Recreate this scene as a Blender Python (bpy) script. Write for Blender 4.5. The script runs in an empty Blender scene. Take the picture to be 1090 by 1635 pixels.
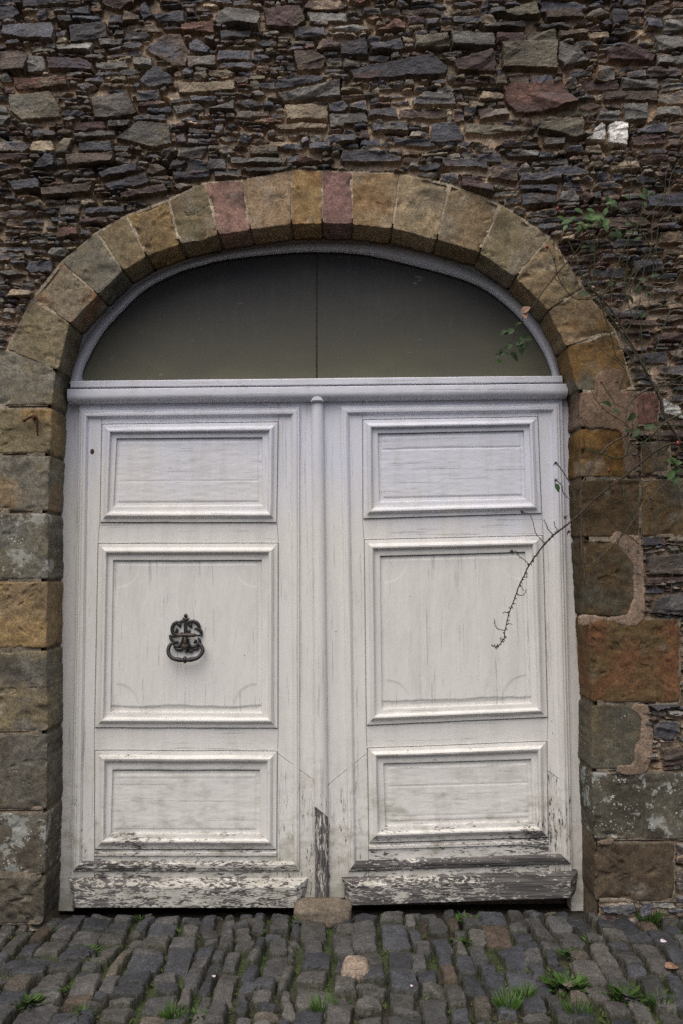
import bpy, math, random
import numpy as np
from mathutils import Vector, Matrix

C = bpy.context.scene
COL = C.collection

# ------------------------------------------------------------------ camera, light, exposure
F, PW, PH = 1320.0, 1090.0, 1635.0
TH, RHO = math.radians(4.0), math.radians(0.62)
CAM = Vector((0.0, -4.0, 1.645))
fwd = Vector((0, math.cos(TH), math.sin(TH)))
up0 = Vector((0, -math.sin(TH), math.cos(TH)))
X0 = Vector((1, 0, 0))
rgt = X0 * math.cos(RHO) - up0 * math.sin(RHO)
upv = X0 * math.sin(RHO) + up0 * math.cos(RHO)
cd = bpy.data.cameras.new('camera')
cd.sensor_fit = 'VERTICAL'; cd.sensor_height = 24.0; cd.lens = 24.0 * F / PH
cd.clip_end = 2000; cd.clip_start = 0.05
cam = bpy.data.objects.new('camera', cd); COL.objects.link(cam)
M = Matrix((rgt, upv, -fwd)).transposed().to_4x4(); M.translation = CAM
cam.matrix_world = M
C.camera = cam

SUN_EL, SUN_AZ = math.radians(62), math.radians(200)
w = bpy.data.worlds.new('World'); C.world = w; w.use_nodes = True
wn = w.node_tree
bg = wn.nodes['Background']
sky = wn.nodes.new('ShaderNodeTexSky'); sky.sky_type = 'NISHITA'; sky.sun_disc = False
sky.sun_elevation = SUN_EL; sky.sun_rotation = SUN_AZ
sky.air_density = 0.6; sky.dust_density = 5.0; sky.ozone_density = 0.4
wn.links.new(sky.outputs[0], bg.inputs[0]); bg.inputs[1].default_value = 0.06
sd = bpy.data.lights.new('sun', 'SUN'); sd.energy = 1.2; sd.angle = math.radians(75); sd.color = (1.0, 0.965, 0.91)
so = bpy.data.objects.new('sun', sd); COL.objects.link(so)
sdir = Vector((math.sin(SUN_AZ) * math.cos(SUN_EL), math.cos(SUN_AZ) * math.cos(SUN_EL), math.sin(SUN_EL)))
so.rotation_euler = sdir.to_track_quat('Z', 'Y').to_euler()
C.view_settings.view_transform = 'Standard'; C.view_settings.look = 'None'
C.view_settings.exposure = 1.07; C.view_settings.gamma = 1.0
C.cycles.max_bounces = 6; C.cycles.diffuse_bounces = 4; C.cycles.use_denoising = False; C.cycles.use_adaptive_sampling = False

# ------------------------------------------------------------------ helpers
def P(px, py, Y):
    d = fwd * F + rgt * (px - PW / 2) - upv * (py - PH / 2)
    t = (Y - CAM.y) / d.y
    return CAM + d * t
def G(px, py, Z=0.0):
    d = fwd * F + rgt * (px - PW / 2) - upv * (py - PH / 2)
    t = (Z - CAM.z) / d.z
    return CAM + d * t
def XZ(pts, Y=0.0):
    return np.array([[P(a, b, Y).x, P(a, b, Y).z] for a, b in pts])

def _h(ix, iy, iz, s):
    n = (ix.astype(np.int64) * 374761393 + iy.astype(np.int64) * 668265263 + iz.astype(np.int64) * 2147483647 + s * 974711) & 0xFFFFFFFF
    n = ((n ^ (n >> 13)) * 1274126177) & 0xFFFFFFFF
    n = ((n ^ (n >> 16)) * 2246822519) & 0xFFFFFFFF
    return ((n ^ (n >> 15)) & 0xFFFFFF) / 16777215.0
def vn(x, y, s=0):
    x = np.asarray(x, float); y = np.asarray(y, float)
    fx, fy = np.floor(x), np.floor(y)
    ux, uy = x - fx, y - fy
    ux = ux * ux * ux * (ux * (ux * 6 - 15) + 10); uy = uy * uy * uy * (uy * (uy * 6 - 15) + 10)
    z = np.zeros_like(fx)
    a = _h(fx, fy, z, s); b = _h(fx + 1, fy, z, s); c = _h(fx, fy + 1, z, s); d = _h(fx + 1, fy + 1, z, s)
    return (a * (1 - ux) + b * ux) * (1 - uy) + (c * (1 - ux) + d * ux) * uy
def fbm(x, y, s=0, o=4, g=0.5):
    t = 0; a = 1; n = 0
    for k in range(o):
        t = t + a * (vn(x * 2 ** k + 17.3 * k, y * 2 ** k - 9.1 * k, s + k) * 2 - 1); n += a; a *= g
    return t / n
def sst(a, b, x):
    t = np.clip((x - a) / (b - a), 0, 1); return t * t * (3 - 2 * t)
def hull(pts):
    p = sorted(set(map(tuple, np.round(np.asarray(pts, float), 6).tolist())))
    def half(q):
        r = []
        for v in q:
            while len(r) > 1 and (r[-1][0]-r[-2][0])*(v[1]-r[-2][1]) - (r[-1][1]-r[-2][1])*(v[0]-r[-2][0]) <= 0: r.pop()
            r.append(v)
        return r[:-1]
    return np.array(half(p) + half(p[::-1]))       # counter-clockwise
def indist(h, x, y):
    d = np.full(np.shape(x), 1e9)
    for i in range(len(h)):
        a, b = h[i], h[(i + 1) % len(h)]
        e = b - a; L = math.hypot(*e)
        if L < 1e-6: continue
        d = np.minimum(d, ((y - a[1]) * e[0] - (x - a[0]) * e[1]) / L)
    return d
def inpoly(poly, x, y):
    r = np.zeros(np.shape(x), bool); n = len(poly)
    for i in range(n):
        x1, y1 = poly[i]; x2, y2 = poly[(i + 1) % n]
        if y1 == y2: continue
        c = ((y1 > y) != (y2 > y)) & (x < (x2 - x1) * (y - y1) / (y2 - y1) + x1)
        r ^= c
    return r

def thing(name, label, cat, loc=(0, 0, 0), group=None):
    o = bpy.data.objects.new(name, None); COL.objects.link(o); o.location = loc
    o.empty_display_size = 0.1
    o['label'] = label; o['category'] = cat
    if group: o['group'] = group
    return o
def wpos(o):
    L = Vector(o.location)
    if o.parent is not None: L = L + o.matrix_parent_inverse.translation + wpos(o.parent)
    return L
def link(name, me, mat, parent=None):
    o = bpy.data.objects.new(name, me); COL.objects.link(o)
    me.materials.append(mat)
    if parent is not None:
        o.parent = parent
        o.matrix_parent_inverse = Matrix.Translation(wpos(parent)).inverted()
    return o
def setcol(me, col):
    a = me.color_attributes.new('Col', 'FLOAT_COLOR', 'POINT')
    c = np.ones((len(me.vertices), 4), np.float32); c[:, :col.shape[1]] = col
    a.data.foreach_set('color', c.ravel())
def quads(name, V, Q, mat, parent=None, col=None, smooth=True):
    me = bpy.data.meshes.new(name)
    V = np.asarray(V, np.float32); Q = np.asarray(Q, np.int32)
    me.vertices.add(len(V)); me.vertices.foreach_set('co', V.ravel())
    me.loops.add(Q.size); me.loops.foreach_set('vertex_index', Q.ravel())
    me.polygons.add(len(Q)); me.polygons.foreach_set('loop_start', np.arange(0, Q.size, Q.shape[1], dtype=np.int32))
    me.polygons.foreach_set('use_smooth', np.full(len(Q), smooth))
    me.update(calc_edges=True); me.validate()
    if col is not None: setcol(me, col)
    return link(name, me, mat, parent)
class MB:
    def __init__(s): s.v = []; s.f = []
    def add(s, v, f):
        k = len(s.v); s.v += [tuple(p) for p in v]; s.f += [tuple(i + k for i in q) for q in f]
    def build(s, name, mat, parent=None, smooth=False, col=None, auto=None):
        me = bpy.data.meshes.new(name); me.from_pydata(s.v, [], s.f); me.update()
        if smooth: me.polygons.foreach_set('use_smooth', np.full(len(me.polygons), True))
        if col is not None: setcol(me, np.asarray(col))
        o = link(name, me, mat, parent)
        if auto:
            me.set_sharp_from_angle(angle=math.radians(auto))
        return o
def prism(mb, poly, y0, y1, bev=0.002):
    """poly: world (x,z) points; front at y0 (towards the viewer), back at y1"""
    p = np.asarray(poly, float); n = len(p)
    A = np.sum(p[:, 0] * np.roll(p[:, 1], -1) - np.roll(p[:, 0], -1) * p[:, 1])
    if A < 0: p = p[::-1]
    e = np.roll(p, -1, 0) - p; e /= np.linalg.norm(e, axis=1)[:, None] + 1e-9
    nr = np.stack([-e[:, 1], e[:, 0]], 1)
    m = nr + np.roll(nr, 1, 0); m /= np.maximum(np.sum(m * nr, axis=1), .3)[:, None]
    q = p + m * bev
    v = [(a, y0, b) for a, b in q] + [(a, y0 + bev, b) for a, b in p] + [(a, y1, b) for a, b in p]
    f = [tuple(range(n))]
    for k in (0, n):
        f += [(k + i, k + n + i, k + n + (i + 1) % n, k + (i + 1) % n) for i in range(n)]
    mb.add(v, f)
def catmull(pts, per=6):
    p = [np.asarray(a, float) for a in pts]
    if len(p) < 3: return p
    p = [2 * p[0] - p[1]] + p + [2 * p[-1] - p[-2]]
    r = []
    for i in range(1, len(p) - 2):
        for k in range(per):
            t = k / per
            r.append(0.5 * (2 * p[i] + (p[i+1] - p[i-1]) * t + (2*p[i-1] - 5*p[i] + 4*p[i+1] - p[i+2]) * t*t + (3*p[i] - p[i-1] - 3*p[i+1] + p[i+2]) * t**3))
    r.append(p[-2]); return r
def tube(mb, pts, rad, n=7, flat=1.0, caps=True):
    """pts world points, rad one number or list; flat scales the y extent of the section"""
    pts = [Vector(p) for p in pts]; m = len(pts)
    if not hasattr(rad, '__len__'): rad = [rad] * m
    else: rad = list(np.interp(np.linspace(0, 1, m), np.linspace(0, 1, len(rad)), rad))
    v = []; f = []
    ref = Vector((0, -1, 0))
    for i in range(m):
        t = (pts[min(i+1, m-1)] - pts[max(i-1, 0)]).normalized()
        a = t.cross(ref)
        if a.length < 1e-4: a = t.cross(Vector((1, 0, 0)))
        a.normalize(); b = a.cross(t).normalized()
        for k in range(n):
            q = 2 * math.pi * k / n
            d = (a * math.cos(q) + b * math.sin(q) * flat) * rad[i]
            v.append(pts[i] + d)
    for i in range(m - 1):
        for k in range(n):
            f.append((i*n + k, i*n + (k+1) % n, (i+1)*n + (k+1) % n, (i+1)*n + k))
    if caps: f.append(tuple(range(n - 1, -1, -1))); f.append(tuple((m-1)*n + k for k in range(n)))
    mb.add(v, f)
def ball(mb, c, rx, ry, rz, n=10, m=7):
    v = [(c[0], c[1], c[2] + rz)]; f = []
    for i in range(1, m):
        a = math.pi * i / m
        for k in range(n):
            q = 2 * math.pi * k / n
            v.append((c[0] + rx*math.sin(a)*math.cos(q), c[1] + ry*math.sin(a)*math.sin(q), c[2] + rz*math.cos(a)))
    v.append((c[0], c[1], c[2] - rz)); L = len(v) - 1
    for k in range(n): f.append((0, 1 + k, 1 + (k+1) % n)); f.append((L, L - n + (k+1) % n, L - n + k))
    for i in range(m - 2):
        for k in range(n): f.append((1+i*n+k, 1+(i+1)*n+k, 1+(i+1)*n+(k+1) % n, 1+i*n+(k+1) % n))
    mb.add(v, f)

# ------------------------------------------------------------------ materials
class NT:
    def __init__(s, name):
        s.m = bpy.data.materials.new(name); s.m.use_nodes = True
        s.t = s.m.node_tree; s.n = s.t.nodes; s.b = s.n['Principled BSDF']
    def new(s, ty, **kw):
        n = s.n.new(ty)
        for k, v in kw.items(): setattr(n, k, v)
        return n
    def L(s, a, b): s.t.links.new(a, b)
    def put(s, sock, v):
        if hasattr(v, 'is_linked') or hasattr(v, 'links'): s.L(v, sock)
        else: sock.default_value = v
    def math(s, op, a, b=0.0, c=0.0, clamp=False):
        n = s.new('ShaderNodeMath', operation=op, use_clamp=clamp)
        for i, v in enumerate((a, b, c)): s.put(n.inputs[i], v)
        return n.outputs[0]
    def mix(s, f, a, b, blend='MIX'):
        n = s.new('ShaderNodeMix', data_type='RGBA', blend_type=blend)
        s.put(n.inputs[0], f)
        for i, v in ((6, a), (7, b)):
            if isinstance(v, tuple) and len(v) == 3: v = v + (1,)
            s.put(n.inputs[i], v)
        return n.outputs[2]
    def co(s, sc=(1, 1, 1)):
        g = s.new('ShaderNodeTexCoord'); mp = s.new('ShaderNodeMapping')
        s.L(g.outputs['Object'], mp.inputs[0]); mp.inputs['Scale'].default_value = sc
        return mp.outputs[0]
    def noise(s, co, scale, detail=4, rough=.55, dist=0.0):
        n = s.new('ShaderNodeTexNoise'); s.L(co, n.inputs['Vector'])
        n.inputs['Scale'].default_value = scale; n.inputs['Detail'].default_value = detail
        n.inputs['Roughness'].default_value = rough; n.inputs['Distortion'].default_value = dist
        return n.outputs['Fac']
    def vor(s, co, scale, feature='F1', rnd=1.0):
        n = s.new('ShaderNodeTexVoronoi', feature=feature); s.L(co, n.inputs['Vector'])
        n.inputs['Scale'].default_value = scale; n.inputs['Randomness'].default_value = rnd
        return n
    def map(s, v, a, b, c=0.0, d=1.0, smooth=True):
        n = s.new('ShaderNodeMapRange', interpolation_type='SMOOTHSTEP' if smooth else 'LINEAR')
        for i, x in enumerate((v, a, b, c, d)): s.put(n.inputs[i], x)
        return n.outputs[0]
    def bump(s, h, strength=.5, dist=.003, prev=None):
        n = s.new('ShaderNodeBump'); n.inputs['Strength'].default_value = strength; n.inputs['Distance'].default_value = dist
        s.L(h, n.inputs['Height'])
        if prev is not None: s.L(prev, n.inputs['Normal'])
        return n.outputs[0]
    def fin(s, col, rough=.8, spec=.3, nrm=None, metal=0.0):
        s.put(s.b.inputs['Base Color'], col if not (isinstance(col, tuple) and len(col) == 3) else col + (1,))
        s.put(s.b.inputs['Roughness'], rough); s.put(s.b.inputs['Specular IOR Level'], spec)
        s.b.inputs['Metallic'].default_value = metal
        if nrm is not None: s.L(nrm, s.b.inputs['Normal'])
        return s.m

def stone_mat(name, lo=.62, hi=1.4, fine=160, bumpd=.004, rough=.78, spec=.3, lich=(.42, .44, .41)):
    m = NT(name); at = m.new('ShaderNodeAttribute', attribute_name='Col')
    c = m.co()
    n1 = m.noise(c, 34, 6, .65); n2 = m.noise(c, fine, 4, .7); n3 = m.noise(c, 9, 4, .6, .6)
    k = m.math('MULTIPLY', m.map(n1, .3, .7, lo, hi, False), m.map(n2, .33, .67, .55, 1.45, False))
    k = m.math('MULTIPLY', k, m.map(n3, .3, .7, .8, 1.2, False))
    n4 = m.noise(c, fine * 2.3, 2, .6)
    k = m.math('MULTIPLY', k, m.map(n4, .3, .7, .78, 1.25, False))
    col = m.mix(1.0, at.outputs['Color'], k, 'MULTIPLY')
    v = m.vor(c, 75)
    sz = m.math('MULTIPLY', at.outputs['Alpha'], m.map(m.noise(c, 13, 3), .42, .68, 0.0, .52))
    lm = m.math('LESS_THAN', m.math('ADD', v.outputs['Distance'], m.math('MULTIPLY', m.noise(c, 220, 3), .22)), sz)
    crust = m.math('MULTIPLY', m.map(m.noise(c, 8, 9, .72), .545, .57), m.map(at.outputs['Alpha'], .55, .9))
    lm = m.math('MAXIMUM', lm, m.math('MULTIPLY', crust, .62))
    col = m.mix(m.math('MULTIPLY', lm, .85), col, lich)
    h = m.math('ADD', m.math('MULTIPLY', n1, .5), m.math('MULTIPLY', n2, .4))
    h = m.math('ADD', h, m.math('MULTIPLY', n4, .15))
    nb = m.bump(h, 1.0, bumpd)
    return m.fin(col, rough, spec, nb)
M_RUB = stone_mat('rubble_stone', .62, 1.4, 120, .005, .75, .3)
M_ASH = stone_mat('dressed_sandstone', .7, 1.3, 125, .005, .88, .15)
M_COB = stone_mat('cobble_stone', .65, 1.36, 115, .005, .68, .35)

def paint_mat(name, horiz, dull=1.0):
    m = NT(name); g = m.new('ShaderNodeNewGeometry'); sp = m.new('ShaderNodeSeparateXYZ')
    m.L(g.outputs['Position'], sp.inputs[0]); X, Z = sp.outputs['X'], sp.outputs['Z']
    st = (13, 13, 55) if horiz else (55, 13, 9)
    st2 = (.25, .25, 6) if horiz else (6, .25, .25)
    wear = m.new('ShaderNodeAttribute', attribute_type='OBJECT', attribute_name='wear').outputs['Fac']
    big = m.noise(m.co(), 3.5, 5, .6, .4)
    # bluish fresher paint where the arch keeps the rain off
    zz = m.math('ADD', Z, m.math('MULTIPLY', m.math('SUBTRACT', big, .5), .7))
    zz = m.math('ADD', zz, m.math('MULTIPLY', X, .16))
    fb = m.map(zz, 1.75, 2.25)
    col = m.mix(fb, (.69, .68, .648), (.63, .645, .712))
    if dull < 1: col = m.mix(1.0, col, (dull, dull, dull), 'MULTIPLY')  # darkens the copy that carries the arch's shade
    # weathered grey film and runs of dirt
    d1 = m.noise(m.co((14, 14, 2.2)), 1.0, 6, .65)
    col = m.mix(m.map(d1, .42, .72, 0, .32), col, (.46, .445, .41))
    d3 = m.noise(m.co((30, 30, 44) if horiz else (60, 60, 9)), 1.0, 5, .7)
    col = m.mix(m.map(d3, .50, .72, 0, .22), col, (.43, .42, .395))
    d2 = m.noise(m.co((5, 5, 9)), 1.6, 6, .7)
    lowz = m.map(Z, 1.0, .25)
    dm = m.math('MULTIPLY', m.map(d2, .47, .72, 0, .75), lowz)
    col = m.mix(dm, col, (.30, .29, .215))
    # specks
    sp1 = m.noise(m.co(), 190, 2, .6)
    col = m.mix(m.math('MULTIPLY', m.map(sp1, .70, .78), .55), col, (.25, .23, .20))
    # peeling paint over bare grey wood
    n = m.noise(m.co(st), 1.0, 10, .74, .35)
    n2 = m.noise(m.co(), 1.8, 3, .5)
    n3 = m.noise(m.co(st), 4.0, 5, .65)
    thr = m.math('ADD', wear, m.math('MULTIPLY', m.math('SUBTRACT', n2, .5), .24))
    thr = m.math('ADD', thr, m.map(Z, .95, .1, 0, .09))
    nn = m.math('ADD', m.math('MULTIPLY', n, .60), m.math('MULTIPLY', n3, .40))
    df = m.math('SUBTRACT', thr, nn)
    pm = m.map(df, -.006, .022)
    gr = m.noise(m.co((4, 4, 150) if horiz else (150, 4, 4)), 1.0, 5, .6)
    wood = m.mix(m.map(gr, .3, .7), (.035, .031, .031), (.15, .143, .138))
    edge = m.math('MULTIPLY', m.map(df, -.085, 0), .62)
    low2 = m.math('MULTIPLY', m.map(Z, .36, .05), m.map(m.noise(m.co((9, 9, 20)), 1.0, 6, .7), .36, .60, .22, .85))
    col = m.mix(low2, col, (.34, .33, .275))
    col = m.mix(edge, col, (.40, .38, .335))
    col = m.mix(pm, col, wood)
    # fine cracks along the grain
    cr = m.noise(m.co((2.2, 2.2, 70) if horiz else (70, 2.2, 2.2)), 1.0, 7, .7)
    ck = m.map(cr, .60, .66)
    col = m.mix(m.math('MULTIPLY', ck, .32), col, (.28, .265, .25))
    crin = m.noise(m.co((18, 18, 46) if horiz else (46, 18, 18)), 1.0, 6, .65, .5)
    h = m.math('ADD', m.math('MULTIPLY', crin, .55), m.math('MULTIPLY', m.math('SUBTRACT', 1.0, pm), .5))
    h = m.math('SUBTRACT', h, m.math('MULTIPLY', ck, .35))
    h = m.math('ADD', h, m.math('MULTIPLY', m.math('MULTIPLY', gr, pm), .5))
    nb = m.bump(h, .9, .0026)
    return m.fin(col, m.math('ADD', .62, m.math('MULTIPLY', pm, .3)), .2, nb)
M_PH = paint_mat('white_paint_along_horizontal_grain', True)
M_PV = paint_mat('white_paint_along_vertical_grain', False)
M_PD = paint_mat('white_paint_with_arch_shade', False, .8)  # greyed copy of the white paint, arch shade put into its colour

def pane_mat():
    m = NT('dusty_dark_pane'); c = m.co()
    n1 = m.noise(m.co((1.2, 1.2, 3)), 1.6, 5, .6, .5); n2 = m.noise(c, 60, 5, .7); n3 = m.noise(m.co((30, 30, 4)), 1, 4)
    g = m.new('ShaderNodeNewGeometry'); sp = m.new('ShaderNodeSeparateXYZ'); m.L(g.outputs['Position'], sp.inputs[0])
    shade_to_dust = m.map(m.math('ADD', sp.outputs['Z'], m.math('MULTIPLY', n1, .35)), 3.35, 2.65)   # arch shade painted in at the top, paler dust below
    col = m.mix(shade_to_dust, (.036, .036, .039), (.118, .115, .074))
    col = m.mix(m.map(n1, .40, .7, 0, .45), col, (.082, .08, .066))
    col = m.mix(m.map(n2, .4, .75, 0, .22), col, (.11, .108, .09))
    col = m.mix(m.map(n3, .5, .75, 0, .25), col, (.10, .10, .085))
    s = m.noise(m.co((9, 9, 30)), 1.0, 3, .5, 2.0)
    col = m.mix(m.map(s, .70, .78, 0, .5), col, (.25, .25, .21))
    col = m.mix(m.map(m.noise(c, 130, 3, .6), .66, .74, 0, .6), col, (.22, .21, .17))
    return m.fin(col, .55, .22, m.bump(n2, .15, .001))
M_PANE = pane_mat()
def simple(name, c1, c2, scale=40, rough=.7, spec=.3, metal=0, bd=.002, bs=.5, thr=(.35, .65)):
    m = NT(name); c = m.co(); n = m.noise(c, scale, 5, .65)
    return m.fin(m.mix(m.map(n, *thr), c1, c2), rough, spec, m.bump(n, bs, bd), metal)
M_IRON = simple('black_wrought_iron', (.008, .009, .011), (.024, .021, .021), 120, .5, .5, 0, .001)
M_IRONB = simple('brown_worn_iron', (.03, .024, .02), (.075, .052, .04), 160, .5, .45, 0, .001)
M_RUST = simple('rusty_iron', (.04, .02, .013), (.11, .05, .028), 150, .8, .2, 0, .001)
M_SEAM = simple('dull_brown_seam', (.022, .017, .011), (.075, .05, .028), 60, .8, .2)
M_BARK = simple('rose_cane_brown', (.025, .02, .015), (.07, .055, .04), 220, .8, .2)
M_CANE = simple('rose_cane_green', (.024, .032, .014), (.06, .065, .03), 160, .7, .3)
M_DRY = simple('dry_twig', (.05, .038, .03), (.13, .105, .085), 240, .85, .2)
def leaf_mat(name, a, b, rough=.6):
    m = NT(name); n = m.noise(m.co(), 45, 4); at = m.new('ShaderNodeAttribute', attribute_name='Col')
    col = m.mix(1.0, m.mix(m.map(n, .3, .7), a, b), at.outputs['Color'], 'MULTIPLY')
    m.b.inputs['Subsurface Weight'].default_value = 0
    return m.fin(col, rough, .25, m.bump(n, .4, .001))
M_LEAF = leaf_mat('rose_leaf', (.030, .066, .018), (.058, .105, .03))
M_WEED = leaf_mat('weed_leaf', (.045, .10, .016), (.085, .165, .03), .55)
M_MOSS = leaf_mat('joint_moss', (.035, .06, .014), (.07, .09, .025), .9)
M_HIP = simple('rose_hip_red', (.10, .012, .01), (.22, .03, .02), 80, .4, .5)
M_DEAD = simple('withered_leaf', (.15, .085, .055), (.28, .175, .12), 60, .7, .2)
M_PETAL = simple('pale_pink_petal', (.55, .42, .45), (.7, .6, .62), 90, .6, .3)
M_MORT = stone_mat('repair_mortar', .72, 1.28, 130, .005, .9, .1)
M_SOIL = simple('dark_soil', (.018, .014, .010), (.045, .036, .025), 50, .95, .1, 0, .01)

# ------------------------------------------------------------------ ground
rng = random.Random(11); nr = np.random.RandomState(5)
me = bpy.data.meshes.new('ground')
me.from_pydata([(-400, -400, -.07), (400, -400, -.07), (400, 400, -.07), (-400, 400, -.07)], [], [(0, 1, 2, 3)])
gr = link('ground', me, M_SOIL); gr['kind'] = 'structure'

def cobbles():
    step = .0052
    xs = np.concatenate([np.arange(-3.2, -1.72, .014), np.arange(-1.72, 1.72, step), np.arange(1.72, 3.2, .014)])
    ys = np.concatenate([np.arange(-3.2, -1.02, .014), np.arange(-1.02, .26, step)])
    Xg, Yg = np.meshgrid(xs, ys)
    wx = Xg + .022 * fbm(Xg * 5, Yg * 5, 3) + .005 * fbm(Xg * 40, Yg * 40, 7) + .02 * fbm(Xg * .9 + 3, Yg * 2.2, 33, 2)
    wy = Yg + .022 * fbm(Xg * 6 + 9, Yg * 6, 5) + .005 * fbm(Xg * 40 + 3, Yg * 40, 9)
    Z = -.042 + .012 * fbm(Xg * 14, Yg * 14, 21, 4)
    soil = np.array([.034, .028, .021]); moss = np.array([.028, .042, .012])
    mm = sst(-.25, .15, fbm(Xg * 3.1, Yg * 3.1, 41, 3))[..., None]
    Cc = soil * (1 - mm) + moss * mm
    pal = [((.066, .064, .062), 5), ((.048, .049, .054), 4), ((.080, .074, .066), 4), ((.095, .080, .062), .8), ((.085, .062, .046), .5), ((.035, .036, .042), 2)]
    pw = np.cumsum([q for _, q in pal]); pw = pw / pw[-1]
    x = -3.25
    sp = G(560, 1540)
    while x < 3.25:
        wdt = float(np.clip(rng.gauss(.099, .022), .062, .15))
        y = -3.25 + rng.random() * .2
        ixa = np.searchsorted(xs, x - .06); ixb = np.searchsorted(xs, x + wdt + .06)
        while y < .22:
            ln = float(np.clip(rng.lognormvariate(math.log(.118), .42), .055, .30))
            y1 = min(y + ln, .24)
            if y1 - y < .05: break
            special = x < sp.x < x + wdt and y < sp.y < y1
            ja = np.searchsorted(ys, y - .05); jb = np.searchsorted(ys, y1 + .05)
            g = .001 + .005 * rng.random()
            j = lambda s: rng.uniform(-s, s)
            cut = .004 + .018 * rng.random()
            a, b, c, d = x + g, x + wdt - g, y + g, y1 - g
            if rng.random() < .25: b -= .014
            if rng.random() < .2: a += .012
            sk = j(.016); a += sk; b += j(.008) + sk
            pts = [(a+cut, c+j(.008)), (b-cut, c+j(.008)), (b+j(.004), c+cut+j(.006)), (b+j(.008), d-cut), (b-cut*1.1, d+j(.008)), (a+cut, d+j(.008)), (a+j(.006), d-cut), (a+j(.006), c+cut*1.2)]
            H = hull(pts)
            sl = (slice(ja, jb), slice(ixa, ixb))
            if jb > ja and ixb > ixa:
                dd = indist(H, wx[sl], wy[sl])
                cx, cy = (a + b) / 2, (c + d) / 2
                tx, ty = j(.10), j(.06)
                top = j(.009) + (Xg[sl] - cx) * tx + (Yg[sl] - cy) * ty
                rr = rng.uniform(.008, .018)
                t = np.clip(dd / rr, 0, 1)
                dome = -.042 * (1 - np.sqrt(np.clip(1 - (1 - t) ** 2, 0, 1)))
                s = rng.randint(0, 9999)
                zz = top + dome + .0022 * (vn(Xg[sl] * 130, Yg[sl] * 130, s) - .5) + .0075 * fbm(Xg[sl] * 14 + s, Yg[sl] * 14, s, 5, .6)
                for _ in range(2):
                    an = rng.uniform(0, 6.283); zz = np.minimum(zz, top + rng.uniform(-.002, .010) + rng.uniform(.1, .4) * ((Xg[sl] - cx) * math.cos(an) + (Yg[sl] - cy) * math.sin(an)))
                inside = (dd > 0) & (zz > Z[sl])
                Z[sl] = np.where(inside, zz, Z[sl])
                k = rng.random(); base = np.array(pal[int(np.searchsorted(pw, k))][0]) * rng.uniform(.6, 1.0) * np.array([.98, 1.0, 1.02])
                v = 1 + .45 * fbm(Xg[sl] * 10 + s, Yg[sl] * 10, s + 9, 4)
                cc = base * v[..., None]
                ed = sst(.012, .0, dd + .006 * fbm(Xg[sl] * 50, Yg[sl] * 50, s))[..., None]
                cc = cc * (1 - .5 * ed) + np.array([.045, .045, .022]) * .5 * ed
                Cc[sl] = np.where(inside[..., None], cc, Cc[sl])
            y = y1
        x += wdt
    hp = hull([(sp.x + a, sp.y + b) for a, b in [(-.052, -.072), (.046, -.078), (.062, -.03), (.058, .05), (.028, .078), (-.046, .07), (-.060, .01)]])
    dd = indist(hp, wx - .004, wy); t = np.clip(dd / .018, 0, 1)
    zz = .014 - .04 * (1 - np.sqrt(np.clip(1 - (1 - t) ** 2, 0, 1))) + .008 * fbm(Xg * 12, Yg * 12, 900, 4)
    m_ = dd > 0; Z = np.where(m_, zz, Z)
    Cc = np.where(m_[..., None], np.array((.21, .165, .125)) * (1 + .4 * fbm(Xg * 14, Yg * 14, 901, 4))[..., None], Cc)
    # foot of the wall and door recess: earth instead of setts
    rec = sst(.10, .17, Yg + .02 * fbm(Xg * 7, Yg * 7, 61))
    Z = Z * (1 - rec) + (-.055 + .012 * fbm(Xg * 18, Yg * 18, 63)) * rec
    Cc = Cc * (1 - rec[..., None]) + np.array([.03, .024, .018]) * rec[..., None]
    Z = Z + .008 * fbm(Xg * 1.3, Yg * 1.3, 77, 2)
    nx, ny = len(xs), len(ys)
    idx = np.arange(nx * ny).reshape(ny, nx)
    Q = np.stack([idx[:-1, :-1], idx[:-1, 1:], idx[1:, 1:], idx[1:, :-1]], -1).reshape(-1, 4)
    al = np.full(Xg.shape, .25)
    o = quads('cobbled_street', np.stack([Xg, Yg, Z], -1).reshape(-1, 3), Q, M_COB, None, np.concatenate([np.clip(Cc, .005, 1), al[..., None]], -1).reshape(-1, 4), smooth=False)
    o['kind'] = 'structure'
    return o
cobbles()

# ------------------------------------------------------------------ wall: dressed stones of arch and jambs (outlines in photo pixels on the wall face)
OCH, OCH2 = (.205, .142, .068), (.155, .115, .068)
TAN, TAN2 = (.22, .17, .105), (.155, .13, .09)
OLV, OLV2 = (.145, .12, .072), (.10, .09, .064)
GRY, GRY2 = (.13, .12, .095), (.09, .083, .068)
PNK, PNK2 = (.20, .122, .098), (.16, .108, .088)
BRN, BRN2 = (.125, .075, .03), (.085, .058, .03)
RED, RED2 = (.155, .078, .04), (.125, .088, .042)
GRA, GRA2 = (.115, .105, .08), (.075, .066, .05)
E = [(10,558),(49,478),(97,418),(153,371),(201,343),(270,317),(326,291),(387,287),(465,271),(514,272),(562,274),(638,276),(718,293),(800,326),(878,377),(932,459),(983,528),(1014,622)]
I = [(93,592),(113,517),(157,471),(197,432),(234,410),(287,390),(349,376),(400,368),(465,359),(514,358),(562,359),(626,366),(697,383),(765,404),(822,443),(874,497),(903,554),(921,623)]
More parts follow.
